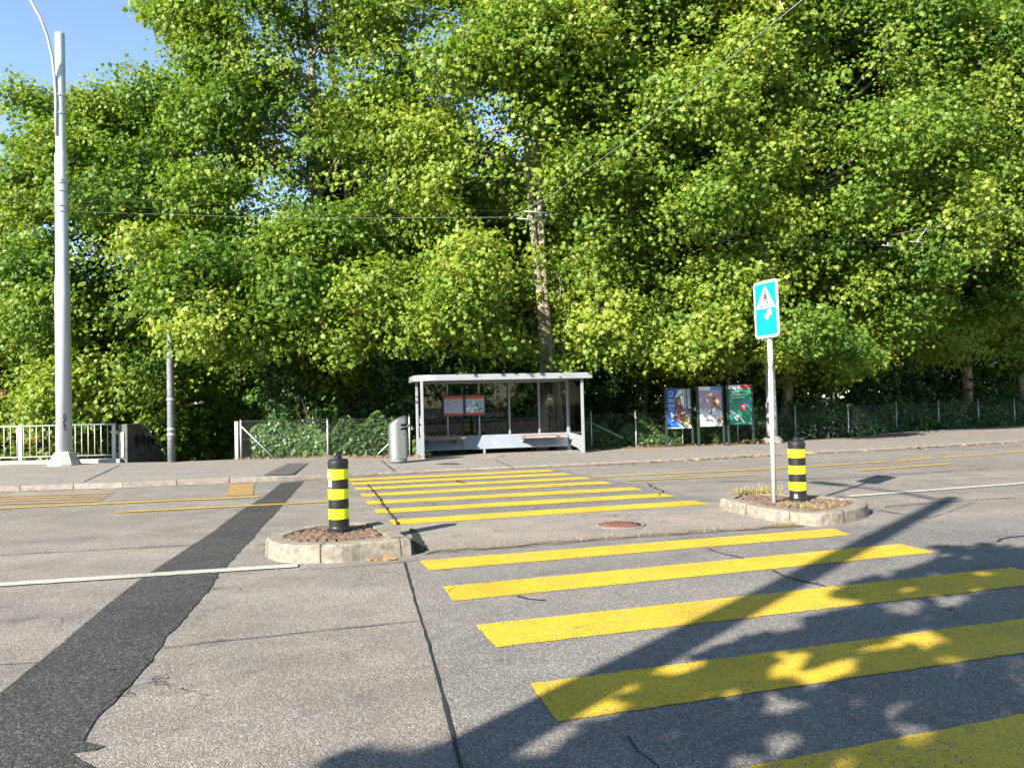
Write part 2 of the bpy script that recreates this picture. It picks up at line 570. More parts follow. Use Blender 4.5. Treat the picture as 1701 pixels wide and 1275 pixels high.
# road
m = MB()
for a, b in zip(XS[:-1], XS[1:]):
    m.flat([(a, -14, 0), (b, -14, 0), (b, interp(kerb, b), 0), (a, interp(kerb, a), 0)])
tag(up_faces(m.build('road', M_ROAD)), kind='structure')
# near pavement behind the camera
m = MB()
m.box(-100, 100, -14.2, -14.0, -0.1, 0.12)
tag(m.build('kerb', M_KERB), kind='structure')
m = MB()
m.flat([(-100, -60, 0.12), (100, -60, 0.12), (100, -14.2, 0.12), (-100, -14.2, 0.12)])
tag(up_faces(m.build('pavement', M_WALK)), kind='structure')

# kerb stones: 1 m long with joints
m = MB()
x = -30.0
KW = 0.14
kl = [(x_, interp(kerb, x_)) for x_ in XS]
segs = []
cur = -40.0
while cur < 45:
    nx = cur + 1.0 + R.uniform(-.04, .04)
    y0, y1 = interp(kerb, cur), interp(kerb, nx)
    d = Vector((nx - cur, y1 - y0, 0))
    L = d.length
    d.normalize()
    n = Vector((-d.y, d.x, 0))
    a = Vector((cur, y0, 0)) + d * 0.004
    b = Vector((nx, y1, 0)) - d * 0.004
    za, zb = zwalk(cur), zwalk(nx)
    j = R.uniform(-.004, .004)
    vs = [a + Vector((0, 0, -.1)), b + Vector((0, 0, -.1)), b + n * KW + Vector((0, 0, -.1)), a + n * KW + Vector((0, 0, -.1)),
          a + n * .012 + Vector((0, 0, za + j)), b + n * .012 + Vector((0, 0, zb + j)), b + n * KW + Vector((0, 0, zb + j)), a + n * KW + Vector((0, 0, za + j))]
    m.add(vs, [(0, 3, 2, 1), (4, 5, 6, 7), (0, 1, 5, 4), (1, 2, 6, 5), (2, 3, 7, 6), (3, 0, 4, 7)])
    cur = nx
tag(m.build('kerb', M_KERB, bevel=0.012), kind='structure')

# pavement sheet
m = MB()
for a, b in zip(XS[:-1], XS[1:]):
    ya, yb = interp(kerb, a) + KW - .005, interp(kerb, b) + KW - .005
    m.flat([(a, ya, zwalk(a) - .004), (b, yb, zwalk(b) - .004), (b, interp(back, b), zwalk(b) - .004), (a, interp(back, a), zwalk(a) - .004)])
tag(up_faces(m.build('pavement', M_WALK)), kind='structure')


# terrain behind: falls away, steeply at the stairs
def zter(x, y):
    e = y - interp(back, x)
    z0 = zwalk(x) - 0.03
    k = 0.5 if x < -8.2 else 0.5 - 0.4 * min(1, (x + 8.2) / 1.5)
    e0 = 0.3 if x < -8.2 else 0.9
    if -11.4 < x < -8.2: k, e0 = 0.75, 0.02
    return max(z0 - max(0, e - e0) * k, -2.6)


m = MB()
es = [0, 0.3, 0.6, 0.9, 1.4, 2, 3, 4.5, 6, 8, 12, 20, 40, 100, 400]
XT = sorted(set([-500, -250] + XS + [150, 300, 500]))
grid = []
for x in XT:
    yb = interp(back, x)
    grid.append([(x, yb + e, zter(x, yb + e) + (R.uniform(-.03, .03) if 1 < e < 30 else 0)) for e in es])
vs = [p for g in grid for p in g]
ne = len(es)
fs = [(i * ne + k, (i + 1) * ne + k, (i + 1) * ne + k + 1, i * ne + k + 1) for i in range(len(XT) - 1) for k in range(ne - 1)]
m.add(vs, fs)
tag(up_faces(m.build('terrain', M_SOIL)), kind='structure')
m = MB()
m.flat([(-900, -900, -2.8), (900, -900, -2.8), (900, 900, -2.8), (-900, 900, -2.8)])
tag(up_faces(m.build('ground', M_SOIL)), kind='structure')


def sheet(name, pts, z, mat, jitter=0.0, step=0.12):
    """flat painted or laid sheet on the road; edges a little ragged"""
    out = []
    n = len(pts)
    for i in range(n):
        a, b = Vector(pts[i]), Vector(pts[(i + 1) % n])
        k = max(1, int((b - a).length / step)) if jitter else 1
        for q in range(k):
            p = a + (b - a) * (q / k)
            if q and jitter:
                d = (b - a).normalized()
                p = p + Vector((-d.y, d.x, 0)) * R.gauss(0, jitter)
            out.append((p.x, p.y, z))
    mb = MB()
    mb.flat(out)
    return tag(up_faces(mb.build(name, mat, fix=False)), kind='structure')


def ribbon(name, pxs, wd, z, mat, ground=0.0, rag=0.0):
    pts = [gp(x, y, ground) for x, y in pxs]
    # resample
    q = []
    for a, b in zip(pts[:-1], pts[1:]):
        k = max(1, int((b - a).length / 0.15)) if rag else 1
        q += [a + (b - a) * (i / k) for i in range(k)]
    q.append(pts[-1])
    mb = MB()
    L, Rr = [], []
    for i, p in enumerate(q):
        d = (q[min(i + 1, len(q) - 1)] - q[max(i - 1, 0)]).normalized()
        nrm = Vector((-d.y, d.x, 0))
        off = nrm * R.gauss(0, rag)
        hw = wd / 2 * (1 + (R.uniform(-.45, .45) if rag else 0))
        L.append((p.x + off.x + nrm.x * hw, p.y + off.y + nrm.y * hw, ground + z))
        Rr.append((p.x + off.x - nrm.x * hw, p.y + off.y - nrm.y * hw, ground + z))
    for i in range(len(q) - 1):
        mb.flat([L[i], L[i + 1], Rr[i + 1], Rr[i]])
    return tag(up_faces(mb.build(name, mat)), kind='structure')


# near-lane slab of coarser grey asphalt right of the long joint
j0, j1 = gp(672, 935), gp(765, 1275)
jd = (j1 - j0).normalized()
re_a, re_b = gp(700, 921), gp(1430, 872)
red = (re_b - re_a).normalized()
sheet('road', [j0, j0 + jd * 14, j0 + jd * 14 + Vector((60, 0, 0)), re_b + red * 60, re_b, re_a], 0.004, M_DARK)
# crosswalk far slab, slightly greyer
sheet('road', [gp(590, 799), gp(655, 868), gp(1196, 831), gp(930, 780)], 0.003, asphalt('asphalt far crossing', 0.15, (1, .96, .92), 0.8), jitter=.01)
# refuge between the islands
sheet('refuge', [gp(660, 872), gp(704, 917), gp(1330, 872), gp(1200, 832)], 0.004, M_REFUGE, jitter=.006)
# dark trench patch
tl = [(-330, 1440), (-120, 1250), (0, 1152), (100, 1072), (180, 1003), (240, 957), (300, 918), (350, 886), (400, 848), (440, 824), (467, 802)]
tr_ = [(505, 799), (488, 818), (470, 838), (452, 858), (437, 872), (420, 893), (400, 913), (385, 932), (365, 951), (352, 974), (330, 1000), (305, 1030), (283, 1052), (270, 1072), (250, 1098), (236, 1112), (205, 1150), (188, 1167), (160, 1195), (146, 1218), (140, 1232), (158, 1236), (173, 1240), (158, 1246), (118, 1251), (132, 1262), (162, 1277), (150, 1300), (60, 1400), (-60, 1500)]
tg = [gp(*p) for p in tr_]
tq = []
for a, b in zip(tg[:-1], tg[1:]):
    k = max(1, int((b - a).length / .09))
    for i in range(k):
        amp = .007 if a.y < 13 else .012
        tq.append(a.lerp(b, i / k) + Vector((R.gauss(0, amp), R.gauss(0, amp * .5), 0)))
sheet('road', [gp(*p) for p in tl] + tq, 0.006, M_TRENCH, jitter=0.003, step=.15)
sheet('road', [gp(437, 789, .115), gp(478, 769.5, .115), gp(512, 769, .115), gp(487, 787.5, .115)], 0.118, M_WALKPATCH)

# joints and cracks; the thin ribbon nearest the camera is a painted branch shadow
ribbon('joint', [(672, 935), (690, 1000), (712, 1070), (735, 1155), (765, 1275), (800, 1400)], 0.018, 0.009, M_JOINT_SHADE, rag=.0022)
ribbon('joint', [(612, 806), (628, 826), (645, 850), (662, 872)], 0.035, 0.013, M_JOINT_SHADE, rag=.012)
ribbon('crack_or_shadow', [(268, 1077), (400, 1062), (540, 1048), (692, 1032)], 0.012, 0.008, M_JOINT_SHADE, rag=.006)
ribbon('crack_or_shadow', [(-40, 1106), (60, 1101), (100, 1097)], 0.008, 0.005, M_JOINT_SHADE, rag=.004)
ribbon('crack_or_shadow', [(-60, 925), (100, 917), (320, 905)], 0.02, 0.005, M_DIRT, rag=.006)
ribbon('crack_or_shadow', [(497, 947), (640, 937), (697, 930)], 0.015, 0.009, M_DIRT, rag=.006)
ribbon('crack_or_shadow', [(1445, 845), (1490, 853), (1545, 861)], 0.02, 0.009, M_JOINT_SHADE, rag=.006)
ribbon('crack_or_shadow', [(1470, 842), (1560, 834), (1701, 826)], 0.03, 0.009, M_DIRT, rag=.006)
ribbon('crack_or_shadow', [(1545, 861), (1620, 829 + 5)], 0.01, 0.009, M_DIRT, rag=.006)
ribbon('crack_or_shadow', [(1655, 900), (1675, 893), (1701, 890)], 0.03, 0.009, M_JOINT_SHADE, rag=.02)
ribbon('crack_or_shadow', [(1178, 912), (1192, 918), (1232, 928)], 0.02, 0.011, M_JOINT_SHADE, rag=.01)
ribbon('crack_or_shadow', [(1284, 948), (1302, 958), (1370, 975)], 0.02, 0.011, M_JOINT_SHADE, rag=.01)
ribbon('crack_or_shadow', [(860, 991), (880, 996), (905, 999)], 0.028, 0.011, M_JOINT_SHADE, rag=.012)
ribbon('crack_or_shadow', [(1075, 803), (1090, 811), (1103, 818), (1092, 824)], 0.03, 0.009, M_JOINT_SHADE, rag=.02)
ribbon('crack_or_shadow', [(760, 799), (772, 803)], 0.06, 0.013, M_JOINT_SHADE, rag=.02)
ribbon('crack_or_shadow', [(1040, 1225), (1090, 1275), (1120, 1320)], 0.012, 0.011, M_JOINT_SHADE, rag=.02)  # shadow of a branch, painted on the road as a dark ribbon
ribbon('crack_or_shadow', [(985, 806), (1060, 798), (1200, 785), (1400, 776)], 0.015, 0.005, M_DIRT, rag=.02)
ribbon('crack_or_shadow', [(1200, 800), (1420, 793), (1640, 778)], 0.05, 0.004, M_DIRT, rag=.02)
for pts in ([(140, 800), (200, 772)], [(655, 782), (633, 764)], [(853, 777), (820, 763)]):
    ribbon('joint', pts, 0.03, 0.006, M_JOINT_SHADE, ground=zpx(pts[0][0]) - .004, rag=.006)
# gutter dirt along the kerb
gm = MB()
kx = -20.0
while kx < 30:
    nx = kx + .25
    wd = R.uniform(.03, .14) * (1.6 if kx > -3 else .6)
    wd2 = wd
    gm.flat([(kx, interp(kerb, kx) - wd, .005), (nx, interp(kerb, nx) - wd2, .005), (nx, interp(kerb, nx), .005), (kx, interp(kerb, kx), .005)])
    kx = nx
tag(up_faces(gm.build('gutter', M_DIRT)), kind='structure')
# dirt along near edge of refuge; dirt with painted shade at the island foot
ribbon('gutter', [(706, 917), (800, 910), (900, 902), (1010, 893), (1150, 883), (1330, 872)], 0.13, 0.010, M_SAND, rag=.03)
ribbon('crack_or_shadow', [(704, 921), (800, 914), (900, 906), (1010, 897), (1150, 887), (1330, 875)], 0.02, 0.0105, M_DIRT, rag=.008)
sheet('gutter', [gp(680, 878), (gp(690, 880)), gp(712, 914), gp(690, 920)], 0.011, M_JOINT_SHADE, jitter=.01, step=.05)  # black sheet: dirt and the shadow gap beside the island, painted together

# --- painted markings
near = [((697, 932), (712, 948), (1385, 878), (1413, 889)), ((735, 975), (754, 999), (1494, 904), (1555, 918)), ((790, 1039), (824, 1076), (1682, 943), (1765, 966))]
nq = [[gp(*p) for p in q] for q in near]
S_W = [nq[2][1] - nq[2][0], nq[2][2] - nq[2][0], nq[2][3] - nq[2][1]]
tl4, bl4 = gp(880, 1137), gp(927, 1200)
nq.append([tl4, bl4, tl4 + S_W[1], bl4 + S_W[2]])
step45 = (tl4 - nq[2][0])
nq.append([tl4 + step45 * 1.02, bl4 + step45 * 1.05, tl4 + step45 + S_W[1], bl4 + step45 * 1.05 + S_W[2]])
nq[4][1] = nq[4][0] + (bl4 - tl4) * .97
t5 = gp(1240, 1276)
t5b = gp(1701, 1187)
dd = (t5b - t5).normalized()
nq[4][0] = t5 - dd * 1.1
nq[4][2] = t5 + dd * 3.4
nq[4][1] = nq[4][0] + (bl4 - tl4)
nq[4][3] = nq[4][2] + (bl4 - tl4)
for q in nq:
    sheet('crosswalk_stripe', [q[0], q[2], q[3], q[1]], 0.0085, M_YELLOW, jitter=0.0035, step=.04)
far = [((579, 797.5), (917, 781.5)), ((584, 804), (944, 787)), ((590, 812.5), (976, 794)), ((600, 823), (1010, 801.5)), ((610, 835.5), (1060, 811.5)), ((624, 850), (1110, 822)), ((650, 868), (1165, 834.5))]
edge = (nq[3][0] - nq[0][0]).normalized()
for a, b in far:
    A, B = gp(*a), gp(*b)
    d = (B - A).normalized()
    hw = 0.24 / max(0.3, abs(edge.cross(d).z))
    sheet('crosswalk_stripe', [A + edge * hw, A - edge * hw, B - edge * hw, B + edge * hw], 0.0085, M_YELLOW, jitter=0.005, step=.07)


def line(name, a, b, wd, mat, z=0.0125):
    A, B = gp(*a), gp(*b)
    d = (B - A).normalized()
    n = Vector((-d.y, d.x, 0)) * wd / 2
    return sheet(name, [A + n, B + n, B - n, A - n], z, mat, jitter=.004, step=.1)


line('lane_marking', (-200, 985), (495, 940), 0.17, M_WHITE)
line('lane_marking', (1408, 825), (1800, 795.5), 0.16, M_WHITE)
line('lane_marking', (-120, 850), (430, 825.5), 0.15, M_YELLOW)
line('lane_marking', (192, 851.5), (560, 833), 0.12, M_YELLOW)
line('lane_marking', (985, 793), (1200, 783), 0.12, M_YELLOW)
line('lane_marking', (1045, 798.5), (1262, 789.5), 0.10, M_YELLOW)
line('lane_marking', (1200, 783), (1426, 770), 0.14, M_YELLOW)
line('lane_marking', (1425, 781.5), (1585, 770), 0.14, M_YELLOW)
for a, b in [((1439, 769), (1472, 767)), ((1488, 766), (1552, 761)), ((1563, 760), (1597, 758.5)), ((1600, 757.6), (1632, 756)), ((1637, 755), (1663, 753.5)), ((1671, 751.6), (1720, 749))]:
    line('lane_marking', a, b, 0.16, M_YELLOW)
sheet('lane_marking', [gp(374, 824), gp(384, 804.5), gp(423, 803), gp(420, 822.5)], 0.0085, M_YELLOWFADE, jitter=.01)
for yy in (823, 827, 831, 835.5):
    line('lane_marking', (-80, yy + 4), (188 - (yy - 822) * 1.5, yy - 4.5 + 1), 0.2, M_YELLOWFADE, z=.0085)


# --- traffic islands: kerb ring + cobbled top
def island(name, toppx, z, label, basez=0.0):
    pts = [gp(x, y, z) for x, y in toppx]
    c = sum(pts, Vector()) / len(pts)
    root = thing(name, (c.x, c.y, 0), label, 'traffic island')
    n = len(pts)
    inner = []
    for i, p in enumerate(pts):
        a, b = pts[i - 1], pts[(i + 1) % n]
        d1, d2 = (p - a).normalized(), (b - p).normalized()
        t = (d1 + d2).normalized()
        nn = Vector((-t.y, t.x, 0))
        if nn.dot(c - p) < 0: nn = -nn
        inner.append(p + nn * 0.17 / max(0.5, abs(nn.dot(Vector((-d1.y, d1.x, 0))))))
    k = MB()
    vs, fs = [], []
    for p, q in zip(pts, inner):
        o = (p - c).normalized()
        vs += [p + o * .02 - Vector((0, 0, z + .03)), p - Vector((0, 0, .02)), p - o * .02, q, q - Vector((0, 0, .06))]
    for i in range(n):
        j = (i + 1) % n
        for s in range(4):
            fs.append((i * 5 + s, j * 5 + s, j * 5 + s + 1, i * 5 + s + 1))
    k.add(vs, fs)
    # joints
    jm = k
    tot = 0
    for i in range(n):
        p, q = pts[i], inner[i]
        tot += (p - pts[i - 1]).length
        if tot > 0.72:
            tot = 0
            o = (p - c).normalized()
            t = Vector((-o.y, o.x, 0)) * .006
            up = Vector((0, 0, .002))
            o2 = o * .024
            jm.add([p - t + up, p + t + up, q + t + up, q - t + up], [(0, 1, 2, 3)], 1)
            jm.add([p - t + o2 - Vector((0, 0, z)), p + t + o2 - Vector((0, 0, z)), p + t + o * .003 + up, p - t + o * .003 + up], [(0, 1, 2, 3)], 1)
    k.build('kerb_ring', [M_KERBY, M_DIRT], root, fix=False)
    # bed and cobbles in arcs
    bed = MB()
    bed.flat([(q.x, q.y, z - .028) for q in inner])
    up_faces(bed.build('mortar_bed', M_DIRT, root))
    cb = MB()
    xs = [q.x for q in inner]; ys = [q.y for q in inner]

    def inside(x, y, mgn=.03):
        cnt = False
        for i in range(n):
            a, b = inner[i - 1], inner[i]
            if (a.y > y) != (b.y > y) and x < (b.x - a.x) * (y - a.y) / (b.y - a.y) + a.x: cnt = not cnt
        return cnt
    r = 0.05
    while r < 3.2:
        na = max(4, int(2 * PI * r / 0.098))
        ph = R.random() * 6
        for k_ in range(na):
            a = 2 * PI * k_ / na + ph
            cx, cy = c.x + .1 + r * math.cos(a), c.y + .25 + r * math.sin(a)
            if not inside(cx, cy): continue
            hw, hl = .037 + R.uniform(-.005, .004), .043 + R.uniform(-.006, .005)
            er, et = Vector((math.cos(a), math.sin(a), 0)), Vector((-math.sin(a), math.cos(a), 0))
            zz = z - .008 + R.uniform(-.004, .003)
            P = [Vector((cx, cy, 0)) + er * sx * hw + et * sy * hl for sx, sy in ((-1, -1), (1, -1), (1, 1), (-1, 1))]
            T = [Vector((cx, cy, 0)) + er * sx * hw * .8 + et * sy * hl * .82 for sx, sy in ((-1, -1), (1, -1), (1, 1), (-1, 1))]
            vs = [(p.x, p.y, z - .04) for p in P] + [(p.x, p.y, zz - .007) for p in P] + [(p.x, p.y, zz) for p in T]
            cb.add(vs, [(8, 9, 10, 11)] + [(i, (i + 1) % 4, 4 + (i + 1) % 4, 4 + i) for i in range(4)] + [(4 + i, 4 + (i + 1) % 4, 8 + (i + 1) % 4, 8 + i) for i in range(4)])
        r += 0.086
    cb.build('cobble_paving', M_COBBLE, root)
    return root


def smooth_px(pts, closed=True, k=4, sharp=()):
    out = []
    n = len(pts)
    for i in range(n):
        p0, p1, p2, p3 = pts[i - 1], pts[i], pts[(i + 1) % n], pts[(i + 2) % n]
        if i in sharp: p0 = (2 * p1[0] - p2[0], 2 * p1[1] - p2[1])
        if (i + 1) % n in sharp: p3 = (2 * p2[0] - p1[0], 2 * p2[1] - p1[1])
        for q in range(k):
            t = q / k
            f = lambda a, b, c, d: 0.5 * (2 * b + (-a + c) * t + (2 * a - 5 * b + 4 * c - d) * t * t + (-a + 3 * b - 3 * c + d) * t ** 3)
            out.append((f(p0[0], p1[0], p2[0], p3[0]), f(p0[1], p1[1], p2[1], p3[1])))
    return out


isl_l = smooth_px([(633, 865.5), (580, 866), (527, 870), (485, 877.5), (453, 886), (443, 894), (470, 903.5), (552, 904.5), (612, 899), (681, 893.5)], sharp=(0, 9))
isl_r = smooth_px([(1196, 827), (1256, 841), (1330, 852), (1364, 852), (1400, 848), (1432, 841), (1441, 833), (1415, 826.5), (1342, 821.5), (1277, 818.5), (1215, 819.5)], sharp=(0, 2, 10))
Z_L, Z_R = 0.18, 0.15
island('traffic_island', isl_l, Z_L, 'kerbed refuge island with reddish cobbles left of the crossing under a striped bollard')
island('traffic_island', isl_r, Z_R, 'kerbed refuge island with reddish cobbles and dry grass carrying the blue sign')


# --- bollards
def make_bollard(loc, label):
    root = thing('bollard', loc, label, 'bollard', 'striped island bollards')
    x, y, z = loc
    H, r = 0.80, 0.112
    b = MB()
    b.lathe([(r + .022, z - .01), (r + .022, z + .02), (r + .004, z + .035), (r, z + .05), (r, z + H - .07), (r + .004, z + H - .065), (r + .004, z + H - .035), (r + .002, z + H - .018), (r - .010, z + H - .002), (r - .022, z + H + .003), (.043, z + H + .006), (.043, z + H + .042), (.034, z + H + .052), (0.001, z + H + .054)], (x, y, 0), 48, smooth=False)
    b.build('post', M_BLACK, root)
    for k in range(3):
        zb = z + .135 + k * .222
        bb = MB()
        bb.lathe([(r - .01, zb), (r + .0035, zb), (r + .0035, zb + .112), (r - .01, zb + .112)], (x, y, 0), 48, smooth=False)
        bb.build('reflective_band', M_FLUO, root)
    return root


def sticker(root, z0, z1, a0, a1, mat):
    x, y, z = root.location
    r = 0.1175
    n = 6
    vs, fs = [], []
    for i in range(n + 1):
        a = math.radians(a0 + (a1 - a0) * i / n)
        for rr, zz in ((r, z0), (r, z1)):
            vs.append((x + rr * math.cos(a), y + rr * math.sin(a), z + zz))
    for i in range(n): fs.append((2 * i, 2 * i + 2, 2 * i + 3, 2 * i + 1))
    MB().add(vs, fs).build('sticker', mat, root)


pl = gp(563.5, 880, Z_L)
pr = gp(1326, 829.5, Z_R)
bol = make_bollard((pl.x, pl.y, Z_L), 'black bollard with three fluorescent yellow bands on the left island')
bol2 = copy_tree(bol)
bol2.location = (pr.x, pr.y, Z_R)
bol2['label'] = 'black bollard with fluorescent yellow bands beside the blue pedestrian sign'
ORIGIN[bol2.name] = Vector(bol2.location)
sticker(bol, .49, .575, 218, 245, M_STICK)
sticker(bol, .605, .66, 215, 238, M_STICK)
sticker(bol2, .03, .085, 225, 245, M_STICK)

# --- pedestrian sign
ps = gp(1287, 833, Z_R)
sg = thing('road_sign', (ps.x, ps.y, Z_R), 'blue pedestrian crossing sign on a slim white post on the right island', 'road sign')
lean = (dp(1277.5, 563, ps.y) - ps)
lean = Vector((lean.x, 0, lean.z))
ztop = dp(1277.5, 470, ps.y).z
tilt = 0.012
pb = MB()
px0 = ps.x
ptop = dp(1277, 466, ps.y)
pb.tube([(ps.x, ps.y + .02, Z_R - .02), (ptop.x, ps.y + .02, ptop.z - .03)], 0.033, 14)
pb.build('post', M_WHITEMET, sg)
ang = math.radians(70)
zc = (dp(1278, 513.5, ps.y).z)
xc = dp(1277.5, 513.5, ps.y).x
U = Vector((math.cos(ang), -math.sin(ang), 0))
Nn = Vector((-math.sin(ang), -math.cos(ang), 0))
W_ = Vector((-0.012, 0, 1)).normalized()
Ms = Matrix(((U.x, Nn.x, W_.x, xc + Nn.x * .05), (U.y, Nn.y, W_.y, ps.y + Nn.y * .05), (U.z, Nn.z, W_.z, zc), (0, 0, 0, 1)))
SW, SH = 0.50, 0.775


def rrect(w_, h_, r, n=6):
    o = []
    for cx, cy, a0 in ((w_ / 2 - r, h_ / 2 - r, 0), (-w_ / 2 + r, h_ / 2 - r, 90), (-w_ / 2 + r, -h_ / 2 + r, 180), (w_ / 2 - r, -h_ / 2 + r, 270)):
        for k in range(n + 1):
            a = math.radians(a0 + 90 * k / n)
            o.append((cx + r * math.cos(a), cy + r * math.sin(a)))
    return o


def plate(mb, poly, y0, y1, mat=0):
    """poly in plate plane (u, w), thickness along the normal"""
    n = len(poly)
    vs = [(p[0], y0, p[1]) for p in poly] + [(p[0], y1, p[1]) for p in poly]
    fs = [tuple(range(n)), tuple(range(n, 2 * n))[::-1]] + [(i, (i + 1) % n, n + (i + 1) % n, n + i) for i in range(n)]
    mb.add(vs, fs, mat)


pm = MB(Ms)
plate(pm, rrect(SW, SH, .055), -.012, .0)
pan = pm.build('sign_panel', [M_SIGNW], sg)
fm = MB(Ms)
plate(fm, rrect(SW - .075, SH - .075, .02), -.002, .003, 0)
tw, tb, tt = .203, .012, .328
plate(fm, [(-tw, tb), (tw, tb), (0, tt)], .003, .0045, 1)
# faded figure: legs, torso, head, arm; zebra dashes
for poly in ([(-.048, .062), (-.024, .062), (.004, .15), (-.016, .16)], [(.036, .062), (.058, .062), (.018, .16), (-.002, .15)], [(-.022, .14), (.022, .14), (.018, .215), (-.016, .215)],
             [(-.05, .135), (-.034, .130), (-.002, .2), (-.018, .208)], [(.034, .135), (.05, .142), (.018, .208), (.004, .2)]):
    plate(fm, poly, .0045, .0055, 2)
plate(fm, [(.0 + .018 * math.cos(a * PI / 5), .238 + .02 * math.sin(a * PI / 5)) for a in range(10)], .0045, .0055, 2)
for i in range(6):
    x0 = -.155 + i * .052
    plate(fm, [(x0, .030), (x0 + .028, .030), (x0 + .034, .058), (x0 + .012, .058)], .0045, .0055, 2 if i % 2 else 3)
# torn white sticker below the triangle
plate(fm, [(.035, -.004), (.115, -.004), (.115, -.10), (.10, -.105), (.092, -.06), (.075, -.06), (.055, -.125), (.015, -.15), (-.025, -.12), (-.03, -.08), (.02, -.05)], .003, .0042, 4)
fm.build('sign_face', [M_CYAN, M_SIGNW, M_FADE, M_FADER, M_STICK], pan)
for zz in (-.22, .22):
    cl = MB(Ms)
    cl.box(-.06, .06, -.075, -.013, zz - .02, zz + .02)
    cl.build('clamp', M_GALV, sg)


# --- manhole covers
def manhole(px, z, rad, mat, label, ring):
    p = gp(px[0], px[1], z)
    root = thing('manhole_cover', (p.x, p.y, z), label, 'manhole cover')
    MB().lathe([(rad + .05, z + .001), (rad + .05, z + .0115), (rad + .012, z + .0125), (rad + .012, z + .006)], (p.x, p.y, 0), 48).build('frame', ring, root)
    mb = MB()
    mb.lathe([(rad, z + .002), (rad, z + .013), (.01, z + .0145)], (p.x, p.y, 0), 48)
    k = int(rad / .045)
    for i in range(-k, k + 1):
        for j in range(-k, k + 1):
            x, y = i * .045, j * .045
            if math.hypot(x, y) < rad - .04:
                mb.box(p.x + x - .014, p.x + x + .014, p.y + y - .014, p.y + y + .014, z + .013, z + .019)
    mb.build('lid', mat, root)


manhole((1031, 872), 0.004, 0.255, M_RUST, 'round rusty manhole cover in the refuge between the islands', M_KERB)
manhole((743, 771), 0.047, 0.30, M_IRON, 'dark round manhole cover in the pavement before the bus shelter', M_KERB)
manhole((822, 757.5), 0.047, 0.24, M_KERB, 'pale manhole cover at the foot of the bus shelter', M_WALK)

# ------------------------------------------------------------------ bus shelter
Lp, Rp = gp(703, 762, .05), gp(969.5, 751.5, .05)
u = (Rp - Lp)
WID = u.length
u.normalize()
v = Vector((-u.y, u.x, 0))
MS = Matrix(((u.x, v.x, 0, Lp.x), (u.y, v.y, 0, Lp.y), (0, 0, 1, .045), (0, 0, 0, 1)))
DEP = 1.5
Htop = dp(860, 630, (Lp.y + Rp.y) / 2).z - .045
bs = thing('bus_shelter', (Lp.x + u.x * WID / 2 + v.x * .7, Lp.y + u.y * WID / 2 + v.y * .7, .045), 'glass bus shelter with flat pale grey roof and grey posts on the pavement', 'bus shelter')
HT = Htop
# roof: one flat slab, front left corner rounded
rp = [(WID + .28, -.18), (WID + .28, DEP + .2), (-.22, DEP + .2), (-.22, .42)]
for k in range(7):
    a = PI + (PI / 2) * k / 6
    rp.append((-.22 + .6 + .6 * math.cos(a), -.18 + .6 + .6 * math.sin(a)))
mb = MB(MS)
mb.prism(rp, HT, HT + .17)
roof = mb.build('roof', M_SHELT, bs, bevel=.015)
for (x, y, r, z0) in ((0, 0, .038, 0), (WID, 0, .038, 0), (0, DEP, .04, 0), (WID, DEP, .06, 0)):
    b = MB(MS)
    b.box(x - r, x + r, y - r, y + r, z0, HT)
    b.box(x - r - .03, x + r + .03, y - r - .03, y + r + .03, 0, .012)
    b.build('post', M_SHELT, bs, bevel=.006)
for k in range(1, 5):
    x = WID * (k / 5 - .005 * (k == 1))
    b = MB(MS)
    b.box(x - .026, x + .026, DEP - .03, DEP + .03, .52, HT)
    b.build('mullion', M_SHELT, bs)
for k in range(5):
    b = MB(MS)
    b.box(WID * k / 5 + .045, WID * (k + 1) / 5 - .065, DEP - .004, DEP + .004, .56, HT - .02)
    b.build('glass_pane', M_GLASS, bs)
for x in (0, WID):
    b = MB(MS)
    b.box(x - .004, x + .004, .05, DEP - .07, .55 if x else .2, HT - .02)
    b.build('glass_pane', M_GLASS, bs)
# rails framing the back glass
b = MB(MS)
b.box(.04, WID - .06, DEP - .025, DEP + .025, HT - .05, HT - .001)
b.build('head_rail', M_SHELT, bs)
# back apron: a sloped steel sheet
b = MB(MS)
zt, zb_ = .56, .15
vs = []
for x in (.06, WID - .07):
    vs += [(x, DEP - .05, zt), (x, DEP + .01, zt), (x, DEP - .18, zb_), (x, DEP - .24, zb_)]
b.add(vs, [(0, 1, 2, 3), (4, 7, 6, 5), (0, 4, 5, 1), (1, 5, 6, 2), (2, 6, 7, 3), (3, 7, 4, 0)])
b.build('apron', M_SHELTB, bs, bevel=.004)
for x in (WID * .28, WID * .42):
    b = MB(MS)
    if x < WID * .35:
        b.add([(x - .03, DEP - .055, .56), (x + .03, DEP - .055, .56), (x + .10, DEP - .3, .15), (x + .03, DEP - .3, .15), (x + .03, DEP - .22, .15), (x + .10, DEP - .22, .15)],
              [(0, 1, 2, 3), (0, 3, 4), (1, 5, 2), (3, 2, 5, 4), (0, 4, 5, 1)])
    else:
        b.box(x - .03, x + .03, DEP - .26, DEP - .20, 0, .15)
    b.build('foot', M_SHELT, bs)
# side wing panels
for x, nm in ((WID, 0), (0, 1)):
    b = MB(MS)
    y0, y1 = .04, DEP - .1
    poly = [(y0, .02), (y0, .50), (y1, .56), (y1, .2), (y0 + .5, .12), (y0 + .12, .02)] if x else [(y0, .02), (y0, .54), (y1, .56), (y1, .12)]
    n = len(poly)
    t = .018
    vs = [(x - t, p[0], p[1]) for p in poly] + [(x + t, p[0], p[1]) for p in poly]
    b.add(vs, [tuple(range(n)), tuple(range(n, 2 * n))[::-1]] + [(i, (i + 1) % n, n + (i + 1) % n, n + i) for i in range(n)])
    b.build('side_panel', M_SHELT if x else M_SHELTB, bs)
